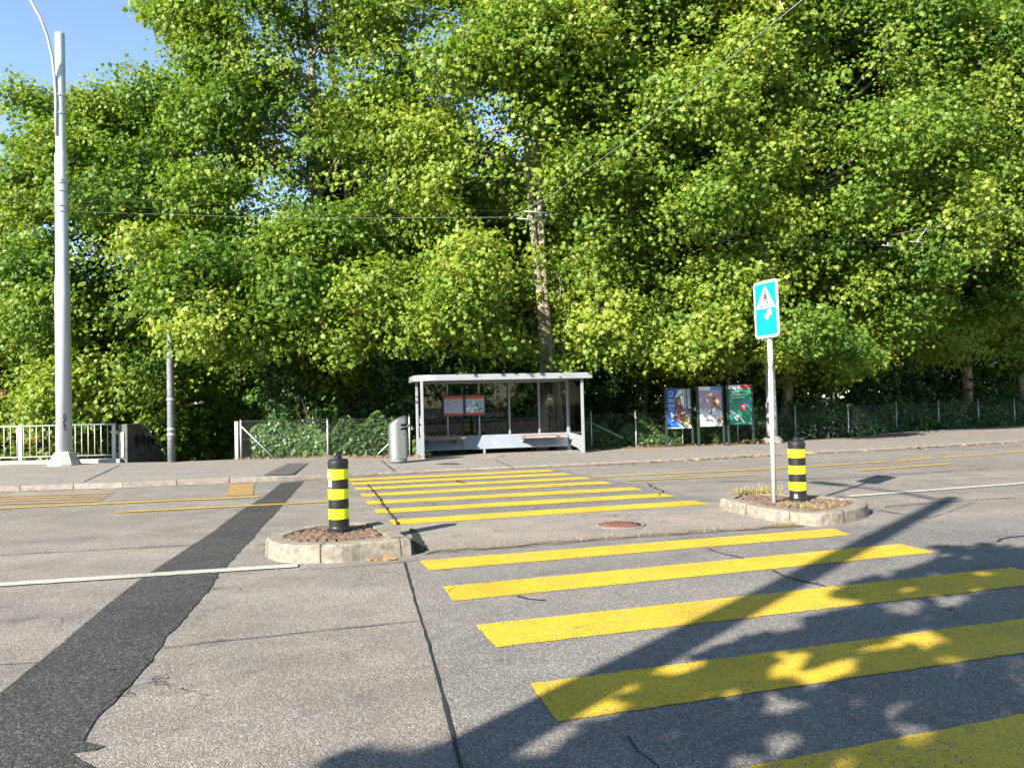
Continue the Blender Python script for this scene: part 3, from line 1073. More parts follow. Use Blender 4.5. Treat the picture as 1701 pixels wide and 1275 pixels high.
# bench seats
for x0, x1 in ((.12, 1.35), (WID * .635, WID * .945)):
    se = MB(MS)
    for k in range(4):
        y0 = DEP - .62 + k * .10
        se.box(x0, x1, y0, y0 + .085, .50, .53)
    so_ = se.build('bench_seat', M_WOOD, bs, bevel=.006)
    for x in (x0 + .18, x1 - .2):
        br = MB(MS)
        br.add([(x - .012, DEP - .6, .47), (x + .012, DEP - .6, .47), (x + .012, DEP - .1, .49), (x - .012, DEP - .1, .49), (x - .012, DEP - .12, .28), (x + .012, DEP - .12, .28)],
               [(0, 1, 2, 3), (0, 4, 5, 1), (2, 5, 4, 3), (1, 5, 2), (0, 3, 4)])
        br.box(x - .012, x + .012, DEP - .6, DEP - .1, .49, .499)
        br.build('bracket', M_GALV, so_)
# timetables
tc_l = 0.98 * WID / 5 - .10
TT = thing('timetable_board', Lp + u * (WID * .3) + v * 1.3, 'twin timetable panel with orange bands hanging inside the bus shelter', 'timetable')
ORIGIN[TT.name] = Vector(TT.location)
z0t, z1t = dp(770, 690.5, 22.6).z - .045, dp(770, 656, 22.6).z - .045
for i, (xa, xb) in enumerate(((.80, 1.37), (1.46, 2.02))):
    b = MB(MS)
    ya = DEP - .13
    b.box(xa - .055, xb + .045, ya, ya + .05, z0t - .02, z1t + .02, 0)
    b.build('case', M_NAVY, TT, bevel=.006)
    f = MB(MS)
    f.box(xa, xb, ya - .004, ya - .001, z0t + .01, z1t - .01, 0)
    f.box(xa, xb, ya - .008, ya - .005, z1t - .10, z1t - .01, 1)
    f.box(xa, xb, ya - .008, ya - .005, z0t + .01, z0t + .08, 1)
    if i == 0:
        for r_ in range(9):
            zz = z1t - .135 - r_ * .036
            xx = xa + .03
            while xx < xb - .06:
                wv_ = R.uniform(.02, .06)
                if R.random() < (.85 if xx < xa + .27 or r_ < 3 else .25): f.box(xx, min(xx + wv_, xb - .02), ya - .0065, ya - .005, zz - .012, zz, 2 if r_ not in (4, 7) else 3)
                xx += wv_ + .014
    else:
        for k in range(26):
            cx, cz = R.uniform(xa + .06, xb - .06), R.uniform(z0t + .13, z1t - .16)
            rr = R.uniform(.015, .05)
            mt = R.choice([2, 4, 5, 4, 6])
            pts = [(cx + rr * (1 + R.uniform(-.3, .3)) * math.cos(a * PI / 4), ya - .0055 - k * .00005, cz + rr * math.sin(a * PI / 4)) for a in range(8)]
            f.flat(pts, mt)
        for k in range(9):
            f.box(xb - .20 + R.uniform(0, .1), xb - .06 + R.uniform(-.04, .02), ya - .0078, ya - .0072, z0t + .14 + k * .025, z0t + .152 + k * .025, 6)
    f.build('sheet', [M_PAPER, M_ORANGE, M_INK, P_['pink'], P_['pale'], P_['leaf'], P_['dgreen']], TT, fix=False)
    for q in range(1):
        hb = MB(MS)
        hb.box((xa + xb) / 2 - .05, (xa + xb) / 2 + .05, ya + .051, DEP - .031, (z0t + z1t) / 2 - .05, (z0t + z1t) / 2 + .05)
        hb.build('bracket', M_GALV, TT)

# ------------------------------------------------------------------ litter bin
bp_ = gp(661.5, 767, .07)
bn = thing('litter_bin', (bp_.x, bp_.y, .06), 'brushed steel cylindrical litter bin with slanted top left of the shelter', 'litter bin')
r = .25
n = 40
b = MB()
vs, fs = [], []
z0 = .06
for k in range(n):
    a = 2 * PI * k / n
    x, y = r * math.cos(a), r * math.sin(a)
    top = 1.09 + .11 * (x / r) - .0
    for zz in (z0 + .1, z0 + top): vs.append((bp_.x + x, bp_.y + y, zz))
for k in range(n):
    k2 = (k + 1) % n
    fs.append((2 * k, 2 * k2, 2 * k2 + 1, 2 * k + 1))
b.add(vs, fs, 0, True)
# domed slanted lid
lid_r = [(1.0, 0), (.9, .045), (.6, .075), (.02, .085)]
lv = []
for q, h in lid_r:
    for k in range(n):
        a = 2 * PI * k / n
        x, y = r * q * math.cos(a), r * q * math.sin(a)
        lv.append((bp_.x + x, bp_.y + y, z0 + 1.09 + .11 * (x / r) + h))
lf = []
for i in range(3):
    for k in range(n):
        k2 = (k + 1) % n
        lf.append((i * n + k, i * n + k2, (i + 1) * n + k2, (i + 1) * n + k))
b.build('body', M_STEEL, bn)
MB().add(lv, lf, 0, True).build('lid', M_STEEL, bn)
MB().lathe([(r - .012, z0), (r - .012, z0 + .10)], (bp_.x, bp_.y, 0), 40).build('plinth', M_GALVD, bn)


def curved_patch(c, r, a0, a1, z0, z1, n=8):
    vs, fs = [], []
    for i in range(n + 1):
        a = math.radians(a0 + (a1 - a0) * i / n)
        for rr in (r, r + .006):
            for zz in (z0, z1): vs.append((c[0] + rr * math.cos(a), c[1] + rr * math.sin(a), zz))
    for i in range(n):
        q = 4 * i
        fs += [(q + 2, q + 6, q + 7, q + 3), (q, q + 1, q + 5, q + 4), (q + 1, q + 3, q + 7, q + 5), (q, q + 4, q + 6, q + 2)]
    fs += [(0, 2, 3, 1), (4 * n, 4 * n + 1, 4 * n + 3, 4 * n + 2)]
    return MB().add(vs, fs)


curved_patch(bp_, r, -62, 12, z0 + .86, z0 + 1.02).build('slot', M_HOLE, bn)
curved_patch(bp_, r + .006, -62, 12, z0 + .925, z0 + .955).build('ash_grille', M_GALV, bn)
curved_patch(bp_, r, -42, -34, z0 + .70, z0 + .76).build('lock', M_GALVD, bn)
curved_patch(bp_, r, 8, 9.5, z0 + .12, z0 + .84).build('door_seam', M_HOLE, bn)


# ------------------------------------------------------------------ fences
def chain_link(path, z0f, h, pitch=0.085, wr=0.0028):
    """woven diagonal wires along a polyline"""
    mb = MB()
    for a, b in zip(path[:-1], path[1:]):
        d = b - a
        L = d.length
        d.normalize()
        nn = Vector((-d.y, d.x, 0))
        for s in (1, -1):
            k0 = int(-h / pitch) - 1
            for k in range(k0, int((L + h) / pitch) + 1):
                x0 = k * pitch
                xa, xb, za, zb = x0, x0 + s * h, 0, h
                # clip to 0..L
                pts = []
                t0, t1 = 0, 1
                dx = xb - xa
                ta, tb = (0 - xa) / dx, (L - xa) / dx
                lo, hi = min(ta, tb), max(ta, tb)
                t0, t1 = max(t0, lo), min(t1, hi)
                if t1 - t0 < .02: continue
                p = a + d * (xa + dx * t0) + Vector((0, 0, z0f(a + d * (xa + dx * t0)) + h * t0)) + nn * s * .003
                q = a + d * (xa + dx * t1) + Vector((0, 0, z0f(a + d * (xa + dx * t1)) + h * t1)) + nn * s * .003
                mb.tube([p, q], wr, 3, cap=False, smooth=False)
        for zz in (.03, h * .5, h - .01):
            pa, pb_ = a + Vector((0, 0, z0f(a) + zz)), b + Vector((0, 0, z0f(b) + zz))
            mb.tube([pa, pb_], wr * 1.2, 4, cap=False)
    return mb


zf = lambda p: zwalk(p.x) - .02


def flatv(p): return Vector((p.x, p.y, 0))


f0, f1, f2 = flatv(gp(398, 760, .115)), flatv(gp(545, 758, .1)), flatv(gp(681, 753.5, .06))
FH = 1.13
fl = thing('chain_link_fence', (f0.x, f0.y, .1), 'short chain link fence from concrete post to litter bin with ivy behind', 'fence')
b = MB()
b.box(f0.x - .12, f0.x - .02, f0.y - .06, f0.y + .06, 0, FH + .08)
b.build('concrete_post', M_CONC, fl, bevel=.01)
for p, h in ((f0 + Vector((.05, 0, 0)), FH + .05), (f1, FH + .06), (f2, FH + .1)):
    b = MB()
    b.tube([(p.x, p.y, 0), (p.x, p.y, h + .05)], .026, 10)
    b.lathe([(.031, h + .04), (.031, h + .055), (.005, h + .07)], (p.x, p.y, 0), 10)
    b.build('post', M_GALV, fl)
d01 = (f1 - f0).normalized()
for a, b_ in ((f0 + d01 * .08 + Vector((0, -.03, FH - .08)), f0 + d01 * 1.05 + Vector((0, -.03, .12))), (f2 + Vector((0, -.03, FH - .15)), f2 - (f2 - f1).normalized() * 1.0 + Vector((0, -.03, .1)))):
    MB().tube([a, b_], .02, 8).build('brace', M_GALV, fl)
chain_link([f0 + d01 * .05, f1, f2], zf, FH, pitch=.095, wr=.0021).build('wire_mesh', M_WIRE, fl, fix=False)

rpx = [(1322, 727), (1410, 723.5), (1490, 715), (1560, 711), (1626, 707.5), (1686, 705)]
rp0 = [flatv(gp(x, y, .05)) for x, y in rpx]
a0 = flatv(Lp + u * (WID * .92) + v * 2.1)
pre = [flatv(gp(985, 745, .05)) + Vector((.0, .35, 0)), flatv(gp(1060, 743, .05)) + Vector((0, .35, 0)), flatv(gp(1140, 739.5, .05)) + Vector((0, .5, 0)), flatv(gp(1232, 736.3, .05)) + Vector((0, .4, 0))]
ext = [rp0[-1] + (rp0[-1] - rp0[-2]) * k for k in (1, 2, 3, 4)]
allp = [a0] + pre + rp0 + ext
fr = thing('chain_link_fence', (a0.x, a0.y, .05), 'long chain link fence on thin posts running right behind the posters', 'fence')
for i, p in enumerate(allp):
    b = MB()
    h = 1.15
    b.tube([(p.x, p.y, -.1), (p.x, p.y, h + .05)], .024, 8)
    b.lathe([(.03, h + .04), (.03, h + .055), (.005, h + .07)], (p.x, p.y, 0), 8)
    b.build('post', M_GALV, fr)
for s in (1,):
    q = pre[0]
    MB().tube([q + Vector((.03, -.03, .85)), q + Vector((1.0, -.05, .35))], .018, 8).build('brace', M_GALV, fr)
chain_link(allp, zf, 1.1, pitch=.1, wr=.0016).build('wire_mesh', M_WIRE, fr, fix=False)

# left railing
ry = gp(190, 766, .115)
rl = thing('railing', (ry.x, ry.y, .11), 'white steel railing with thin vertical bars on a low stone kerb at left', 'railing')
rd = Vector((1, .02, 0)).normalized()
zr0 = .20
zrt = dp(190, 703, ry.y).z
c0 = Vector((ry.x, ry.y, 0))


def along(s): return c0 - rd * s


LEN = 9.2
b = MB(); b.tube([along(-.06) + Vector((0, 0, zrt - .02)), along(LEN) + Vector((0, 0, zrt - .02))], .032, 8, flat=.8); b.build('top_rail', M_WHITEMET, rl)
b = MB(); b.tube([along(.0) + Vector((0, 0, zr0 + .11)), along(LEN) + Vector((0, 0, zr0 + .11))], .022, 8); b.build('bottom_rail', M_WHITEMET, rl)
ps_ = 2.75
k = 0
s = 0.0
posts_s = []
while s <= LEN:
    p = along(s)
    b = MB(); b.box(p.x - .055, p.x + .055, p.y - .03, p.y + .03, .1, zrt - .045); b.build('post', M_WHITEMET, rl, bevel=.005)
    posts_s.append(s)
    s += ps_
s = .19
while s < LEN:
    if min(abs(s - q) for q in posts_s) > .09:
        p = along(s)
        b = MB(); b.tube([p + Vector((0, 0, zr0 + .11)), p + Vector((0, 0, zrt - .03))], .013, 6); b.build('baluster', M_WHITEMET, rl)
    s += .19
st = MB()
st.box(c0.x - 20, c0.x + .25, c0.y - .18, c0.y + .22, -.3, .20)
tag(st.build('stone_edging', M_CONC, bevel=.02), 'low pale stone edging under the white railing', 'edging')

# stair wing wall, receding and stepping down behind the pavement
wx = c0.x + .42
ww = thing('stair_wall', (wx, c0.y, .1), 'dark weathered concrete wall sloping down beside the stairs at the railing', 'wall')
b = MB()
prof = [(c0.y - .05, -1.5), (c0.y - .05, zrt - .03), (c0.y + .75, zrt - .03), (c0.y + 3.2, -.35), (c0.y + 3.2, -2.6)]
n = len(prof)
vs = [(wx - .28, p[0], p[1]) for p in prof] + [(wx, p[0], p[1]) for p in prof]
b.add(vs, [tuple(range(n)), tuple(range(n, 2 * n))[::-1]] + [(i, (i + 1) % n, n + (i + 1) % n, n + i) for i in range(n)])
b.build('wall', M_CONCD, ww, bevel=.02)
b = MB()
b.box(wx - .24, wx - .10, c0.y - .075, c0.y - .055, .22, .98)
b.build('marker_strip', M_SIGNW, ww)
b = MB()
b.tube([(wx + .06, c0.y + .7, zrt + .0), (wx + .06, c0.y + 3.3, -.32)], .022, 8)
for t in (.15, .6, .95):
    b.tube([(wx - .01, c0.y + .7 + 2.6 * t, zrt - .04 - (zrt + .32) * t), (wx + .06, c0.y + .7 + 2.6 * t, zrt - (zrt + .32) * t)], .012, 6)
b.build('handrail', M_GALVD, ww)
# scribble on the wall (dark spray)
g = MB()
for k in range(3):
    pts = []
    yy0 = c0.y + .35 + k * .45
    for i in range(9):
        pts.append((wx + .012, yy0 + i * .045 + R.uniform(-.05, .05), .68 + .22 * math.sin(i * 2.1 + k) * (1 - k * .15) + R.uniform(-.05, .05)))
    g.tube(pts, .014, 4)
g.build('graffiti', M_HOLE, ww)


# ------------------------------------------------------------------ posts and lamps
def mast_left():
    base = gp(107, 772, .115)
    root = thing('street_lamp', (base.x, base.y, .115), 'tall pale grey stepped mast with curved lamp arm by the railing', 'street lamp')
    x, y = base.x, base.y
    Z = lambda py: dp(100, py, y).z
    za, zb, zc2 = Z(458), Z(256), Z(56)
    b = MB()
    r1, r2, r3, r4 = .200, .170, .158, .135
    b.lathe([(r1 + .005, .12), (r1, za - .3), (r1 * .93, za - .03), (r2 * 1.03, za + .03), (r2 * .97, zb - .03), (r3, zb), (r4 * 1.04, zb + .04), (r4, zb + .06), (r4 * .93, zc2 - .05), (r4 * .93, zc2), (.005, zc2 + .012)], (x, y, 0), 28)
    b.build('pole', M_POLE, root)
    b = MB()
    b.lathe([(.42, .05), (.42, .16), (.40, .20), (.26, .46), (.215, .50)], (x, y, 0), 10, smooth=False)
    b.build('base', M_CONC, root)
    for py in (305, 318, 343, 352):
        zz = Z(py)
        MB().lathe([(r2 - .01, zz - .03), (r2 + .012, zz - .03), (r2 + .012, zz + .03), (r2 - .01, zz + .03)], (x, y, 0), 24).build('clamp_band', M_GALV, root)
    for py in (160, 190):
        zz = Z(py)
        MB().lathe([(r4 - .01, zz - .02), (r4 + .02, zz - .02), (r4 + .02, zz + .02), (r4 - .01, zz + .02)], (x, y, 0), 18).build('clamp_band', M_GALV, root)
    # arm
    pts = [(92, 225), (92, 170), (90, 130), (86, 95), (78, 60), (66, 30), (50, 0), (30, -30), (5, -55)]
    path = []
    for i, q in enumerate(pts):
        p = dp(q[0] + 1, q[1], y - .16 - max(0, i - 2) * .14)
        path.append(p)
    b = MB()
    b.tube(path, .038, 10)
    arm = b.build('lamp_arm', M_POLE, root)
    e = path[-1]
    b = MB()
    d = (path[-1] - path[-2]).normalized()
    b.tube([e, e + d * .15, e + d * .6, e + d * .8], [.05, .13, .13, .04], 12, flat=.5)
    b.build('lamp_head', M_POLE, root)
    # scribble
    g = MB()
    for k in range(6):
        py0 = 690 + k * 4.5
        pts = []
        for i in range(5):
            a = math.radians(-55 + R.uniform(-16, 16) + k * 1.5)
            pts.append((x + (r1 + .004) * math.cos(a), y + (r1 + .004) * math.sin(a), Z(py0 + R.uniform(-3, 3))))
        g.tube(pts, .012, 4)
    g.build('graffiti', M_HOLE, root)
    return root, x, y, Z


ml, mlx, mly, mlZ = mast_left()

# second grey mast at the head of the stairs
gpst = gp(285, 767, .115)
gy = gpst.y
root = thing('utility_pole', (gpst.x, gy, .1), 'dark grey mast at the head of the stairs with pale crossarm in leaves', 'utility pole')
zt_ = dp(285, 432, gy).z
b = MB()
b.lathe([(.105, -.3), (.102, 1.2), (.095, 3.0), (.075, zt_)], (gpst.x, gy, 0), 16)
b.build('pole', M_GALVD, root)
for zz in (.9, 1.05, 1.9):
    MB().lathe([(.10, zz - .035), (.112, zz - .035), (.112, zz + .035), (.10, zz + .035)], (gpst.x, gy, 0), 16).build('band', M_GALV, root)
za_ = dp(300, 458, gy).z
b = MB()
b.box(gpst.x - .15, gpst.x + .75, gy - .16, gy - .11, za_ - .04, za_ + .04)
b.tube([(gpst.x, gy - .13, za_ - .6), (gpst.x + .6, gy - .13, za_ - .03)], .03, 8)
b.build('crossarm', M_GALV, root)
for dx in (.3, .65):
    MB().lathe([(.02, za_ + .04), (.06, za_ + .08), (.03, za_ + .12), (.06, za_ + .16), (.03, za_ + .22), (.045, za_ + .32), (.01, za_ + .36)], (gpst.x + dx, gy - .135, 0), 10).build('insulator', M_SIGNW, root)

# small lamp of the path below
pl2 = dp(318, 672, 25.5)
root = thing('path_lamp', (pl2.x - .5, 25.5, -1.5), 'small white lamp head on a thin arm behind the dark mast', 'street lamp')
b = MB(); b.tube([(pl2.x - .55, 25.5, -2.5), (pl2.x - .55, 25.5, pl2.z - .1), (pl2.x - .4, 25.5, pl2.z - .05), (pl2.x - .1, 25.5, pl2.z - .02)], .03, 8); b.build('pole', M_GALVD, root)
b = MB(); b.tube([(pl2.x - .14, 25.5, pl2.z - .02), (pl2.x + .1, 25.5, pl2.z + .03), (pl2.x + .38, 25.5, pl2.z + .07), (pl2.x + .42, 25.5, pl2.z + .07)], [.05, .085, .08, .03], 10, flat=.6); b.build('lamp_head', M_SIGNW, root)

# mast behind the blue sign
mb2 = gp(1283, 735.5, .05)
root = thing('utility_pole', (mb2.x, mb2.y, .05), 'grey mast behind the blue sign, its top lost in the leaves', 'utility pole')
b = MB(); b.lathe([(.17, 0), (.165, 1.2), (.15, 3.2), (.13, 6), (.11, 8.6), (.01, 8.62)], (mb2.x, mb2.y, 0), 20); b.build('pole', M_GALVD if False else M_GALV, root)
b = MB(); b.lathe([(.36, -.05), (.36, .10), (.30, .20), (.20, .27), (.17, .28)], (mb2.x, mb2.y, 0), 12, smooth=False); b.build('base', M_KERB, root)

# mast and lamp on our side of the road (behind the camera; its shadow crosses the road)
nb = Vector((-4.15, -1.15, 0))
root = thing('street_lamp', (nb.x, nb.y, 0), 'grey mast with lamp arm standing on the near side of the road', 'street lamp')
b = MB(); b.lathe([(.19, 0), (.18, 2.5), (.15, 5), (.12, 9.2), (.01, 9.22)], (nb.x, nb.y, 0), 20); b.build('pole', M_POLE, root)
b = MB(); b.tube([(nb.x, nb.y, 8.9), (nb.x - .4, nb.y + .8, 9.2), (nb.x - 1.0, nb.y + 1.8, 9.3)], .045, 8); b.build('lamp_arm', M_POLE, root)
b = MB(); b.tube([(nb.x - .9, nb.y + 1.6, 9.3), (nb.x - 1.0, nb.y + 1.85, 9.3), (nb.x - 1.2, nb.y + 2.35, 9.3), (nb.x - 1.25, nb.y + 2.45, 9.3)], [.06, .17, .16, .05], 10, flat=.5); b.build('lamp_head', M_POLE, root)

# ------------------------------------------------------------------ overhead wires
def wire(name, pts, r, label, mat=M_CABLE, sag=0.0):
    path = []
    for a, b in zip(pts[:-1], pts[1:]):
        for i in range(8):
            t = i / 8
            path.append(Vector(a).lerp(Vector(b), t) - Vector((0, 0, sag * 4 * t * (1 - t))))
    path.append(Vector(pts[-1]))
    o = MB().tube(path, r, 5).build(name, mat)
    return tag(o, label, 'cable', 'overhead trolley wires')


WA = dp(890, 352, 16.3)
WB = dp(877, 364, 16.3)
c1 = dp(1525, 402, 20)
c2 = dp(1475, 408, 20)
mast_pt = Vector((mlx + .2, mly - .1, mlZ(353)))
tip = dp(1340, -6, 6.5)
wire('span_wire', [mast_pt, dp(500, 363, 19), WB + Vector((-.3, 0, .05))], .004, 'thin span wire from the pale mast to the twin hangers', M_WIRE)
wire('span_wire', [WB + Vector((-.35, 0, .05)), dp(920, 322, 14.9), dp(1080, 205, 11), tip], .0036, 'bright span wire rising diagonally across the trees to the top', M_GALV)
wire('contact_wire', [dp(-300, 315, 14), dp(400, 340, 15), WA, dp(1280, 396, 18.3), c1, dp(1900, 425, 24)], .0024, 'upper dark contact wire running right through both pairs of hangers')
wire('contact_wire', [dp(-300, 322, 14), dp(400, 352, 15), WB, dp(1280, 408, 18.3), c2, dp(1900, 432, 24)], .0024, 'lower dark contact wire running right below its twin')
sp2 = dp(1540, 379, 20)
wire('span_wire', [dp(1480, 390, 20.6), sp2, dp(1760, 328, 15.5)], .006, 'short bright span wire at the right edge above the hangers', M_WIRE)


def hanger(p, label, length=.48, up=.0):
    o = thing('wire_hanger', p, label, 'wire hanger', 'trolley wire hangers')
    b = MB(); b.tube([p + Vector((-length / 2, -.05, .01)), p + Vector((length / 2, .05, -.015))], .011, 6); b.build('clamp_bar', M_GALV, o)
    b = MB(); b.lathe([(.010, p.z), (.02, p.z + .02), (.012, p.z + .04), (.02, p.z + .06), (.008, p.z + .08)], (p.x, p.y, 0), 8); b.build('insulator', M_GALV, o)
    return o


hanger(WA, 'upper white hanger clamp over the shelter before the trunk')
hanger(WB, 'lower white hanger clamp over the shelter before the trunk')
h1 = hanger(c1, 'right white hanger clamp below the short span wire')
MB().tube([c1 + Vector((0, 0, .08)), sp2], .008, 5).build('stay', M_SIGNW, h1)
hanger(c2, 'dim white hanger clamp left of the right hanger', .36)

# ------------------------------------------------------------------ poster boards
def board(i, xl, xr, top, bot, basey, label):
    base = gp((xl + xr) / 2 + 2, basey, .05)
    y = base.y
    A, B = dp(xl, bot, y), dp(xr, bot, y)
    wd = (B - A).length * 1.02
    ht = dp(xl, top, y).z - dp(xl, bot, y).z
    zb = dp((xl + xr) / 2, bot, y).z
    cx = (A.x + B.x) / 2
    root = thing('poster_board', (cx, y, .05), label, 'poster board', 'poster boards by the fence')
    U_ = u
    N_ = Vector((u.y, -u.x, 0))
    M = Matrix(((U_.x, N_.x, -.012, cx - U_.x * wd / 2), (U_.y, N_.y, 0, y - U_.y * wd / 2), (0, 0, 1, zb), (0, 0, 0, 1)))
    b = MB(M)
    b.box(-.03, wd + .03, -.06, -.002, -.03, ht + .03)
    b.build('panel', M_GREENPOST, root, bevel=.008)
    for x in (-.045, wd + .045):
        p = MB(M); p.box(x - .03, x + .03, -.07, -.01, .03 - zb, ht + .04); p.build('leg', M_GREENPOST, root, bevel=.004)
    return root, MB(M), wd, ht


def blob(mb, cx, cy, rx, ry, layer, mat, n=14, jit=.0):
    mb.flat([(cx + rx * math.cos(2 * PI * k / n) * (1 + R.uniform(-jit, jit)), .001 * layer, cy + ry * math.sin(2 * PI * k / n) * (1 + R.uniform(-jit, jit))) for k in range(n)][::-1], mat)


def rect(mb, x0, x1, y0, y1, layer, mat):
    mb.flat([(x0, .001 * layer, y0), (x0, .001 * layer, y1), (x1, .001 * layer, y1), (x1, .001 * layer, y0)], mat)


def polyg(mb, pts, layer, mat):
    mb.flat([(x, .001 * layer, y) for x, y in pts], mat)


def strokes(mb, x0, x1, y, h, layer, mat):
    """a line of small letter-like strokes, too small to read in the photograph either"""
    x = x0
    while x < x1 - h * .3:
        wv = h * R.uniform(.35, .6)
        k = R.random()
        rect(mb, x, x + h * .16, y, y + h * (1.35 if k > .75 else 1), layer, mat)
        if k < .7: rect(mb, x, x + wv, y + h * R.choice([0, .42, .84]), y + h * .16 + h * R.choice([0, .42, .84]), layer + .1, mat)
        if k < .5: rect(mb, x + wv - h * .14, x + wv, y, y + h, layer, mat)
        x += wv + h * .22


PM = lambda *k: [P_[q] for q in k]
rt, mb, W, H = board(0, 1109, 1150, 645.5, 711, 741, 'poster of a long-haired woman beside a deep blue column')
mats = PM('blue', 'pale', 'brown', 'skin', 'rust', 'magenta', 'pink', 'leaf', 'grey', 'white', 'ochre', 'skyblue')
rect(mb, 0, W, 0, H, 1, 0)
polyg(mb, [(W * .42, H), (W, H), (W, 0.02 * H), (W * .75, .02 * H), (W * .45, .17 * H), (W * .36, .4 * H), (W * .33, .75 * H)], 2, 8)
for xx, ww_ in ((.68, .04), (.76, .025), (.88, .04), (.95, .03)): rect(mb, W * xx, W * (xx + ww_), H * .5, H * .98, 2.4, 1)
polyg(mb, [(W * .36, .8 * H), (W * .5, .95 * H), (W * .62, .98 * H), (W * .66, .9 * H), (W * .52, .84 * H), (W * .42, .78 * H)], 2.6, 1)
polyg(mb, [(W * .52, .8 * H), (W * .62, .84 * H), (W * .72, .76 * H), (W * .68, .6 * H), (W * .6, .55 * H)], 2.6, 9)
polyg(mb, [(W * .35, .18 * H), (W * .34, .45 * H), (W * .38, .68 * H), (W * .44, .78 * H), (W * .52, .81 * H), (W * .58, .74 * H), (W * .6, .6 * H), (W * .66, .42 * H), (W * .66, .2 * H)], 3, 2)
polyg(mb, [(W * .36, .2 * H), (W * .37, .48 * H), (W * .48, .55 * H), (W * .6, .5 * H), (W * .66, .38 * H), (W * .66, .2 * H)], 3.6, 4)
blob(mb, W * .505, H * .66, W * .07, H * .085, 4.2, 3)
rect(mb, W * .465, W * .485, H * .675, H * .685, 4.8, 2); rect(mb, W * .525, W * .545, H * .675, H * .685, 4.8, 2); rect(mb, W * .48, W * .535, H * .61, H * .62, 4.8, 9)
for k in range(30): blob(mb, W * R.uniform(.36, .66), H * R.uniform(.22, .48), .02, .03, 4 + k * .01, R.choice([2, 4, 3]), 7, .3)
polyg(mb, [(W * .55, .22 * H), (W * .98, .28 * H), (W * .98, .03 * H), (W * .76, .03 * H), (W * .58, .12 * H)], 5, 7)
for k in range(34):
    cx_, cy_ = R.uniform(.6, .96), R.uniform(.05, .42)
    if cx_ < .66 and cy_ < .12: continue
    blob(mb, W * cx_, H * cy_, R.uniform(.02, .045), R.uniform(.02, .04), 5.4 + k * .01, (R.choice([5, 5, 6, 9]) if cy_ > .24 or cy_ < .12 else R.choice([7, 10, 7, 6])), 8, .2)
polyg(mb, [(W * .34, .14 * H), (W * .42, .12 * H), (W * .72, .03 * H), (W * .6, .03 * H)], 6, 1)
for k, (cx_, cy_, rr) in enumerate(((.17, .9, .085),)):
    for a in range(10):
        an = a * PI / 5
        blob(mb, W * cx_ + .07 * math.cos(an), H * cy_ + .05 * math.sin(an), .014, .014, 3 + a * .01, 1, 6)
strokes(mb, W * .06, W * .28, H * .80, .03, 3, 1)
for yy, hh in ((.70, .05), (.66, .03)): strokes(mb, W * .05, W * .3, H * yy, hh, 3, 1)
rect(mb, W * .05, W * .3, H * .585, H * .6, 3, 1); rect(mb, W * .05, W * .3, H * .545, H * .558, 3, 1); rect(mb, W * .05, W * .29, H * .475, H * .487, 3, 1)
strokes(mb, W * .06, W * .26, H * .40, .025, 3, 1); strokes(mb, W * .06, W * .24, H * .36, .025, 3, 1)
rect(mb, W * .12, W * .26, H * .25, H * .35, 3, 9); rect(mb, W * .13, W * .25, H * .18, H * .215, 3, 9)
for k in range(4): rect(mb, W * .06, W * (.3 - k * .03), H * (.07 + k * .025), H * (.076 + k * .025), 3, 11)
rect(mb, 0, W, 0, H * .022, 7, 9)
mb.build('poster', mats, rt, fix=False)

rt, mb, W, H = board(1, 1162, 1202, 642, 707.5, 740, 'misty mauve poster of a leaping figure with an orange badge')
mats = PM('mauve', 'mist', 'white', 'skyblue', 'skin', 'brown', 'ochre', 'orange', 'grey', 'dgreen', 'pink', 'pale')
rect(mb, 0, W, 0, H, 1, 0)
pts = [(0, 0), (W, 0)] + [(W * (1 - k / 12), H * (.42 + .07 * math.sin(k * 1.7) + R.uniform(-.03, .03))) for k in range(13)]
polyg(mb, pts, 2, 1)
for k in range(40): blob(mb, W * R.uniform(.05, .95), H * R.uniform(.04, .42), R.uniform(.02, .08), R.uniform(.02, .07), 2.2 + k * .005, R.choice([1, 2, 11, 1, 2]), 9, .25)
for k in range(16): blob(mb, W * R.uniform(.2, .8), H * R.uniform(.12, .38), R.uniform(.012, .03), R.uniform(.02, .05), 2.6 + k * .005, R.choice([8, 8, 11, 2]), 7, .3)
rect(mb, 0, W * .5, H * .915, H, 3, 2); rect(mb, W * .5, W, H * .915, H, 3, 3)
strokes(mb, W * .06, W * .42, H * .945, .022, 3.5, 8)
polyg(mb, [(W * .5, .84 * H), (W * .62, .82 * H), (W * .66, .6 * H), (W * .6, .45 * H), (W * .5, .3 * H), (W * .46, .32 * H), (W * .53, .5 * H), (W * .52, .62 * H), (W * .44, .7 * H), (W * .47, .76 * H)], 4, 4)
blob(mb, W * .56, H * .83, .05, .055, 4.4, 10)
polyg(mb, [(W * .6, .76 * H), (W * .74, .7 * H), (W * .86, .52 * H), (W * .98, .42 * H), (W * .9, .4 * H), (W * .72, .5 * H), (W * .6, .55 * H)], 4.6, 5)
polyg(mb, [(W * .66, .7 * H), (W * .76, .66 * H), (W * .94, .44 * H), (W * .84, .46 * H), (W * .7, .56 * H)], 5, 6)
polyg(mb, [(W * .58, .52 * H), (W * .52, .3 * H), (W * .44, .28 * H), (W * .52, .42 * H)], 5, 9)
blob(mb, W * .885, H * .155, .085, .085, 5.4, 7, 14, .04)
strokes(mb, W * .82, W * .95, H * .15, .03, 6, 5); strokes(mb, W * .83, W * .94, H * .11, .025, 6, 5)
mb.build('poster', mats, rt, fix=False)

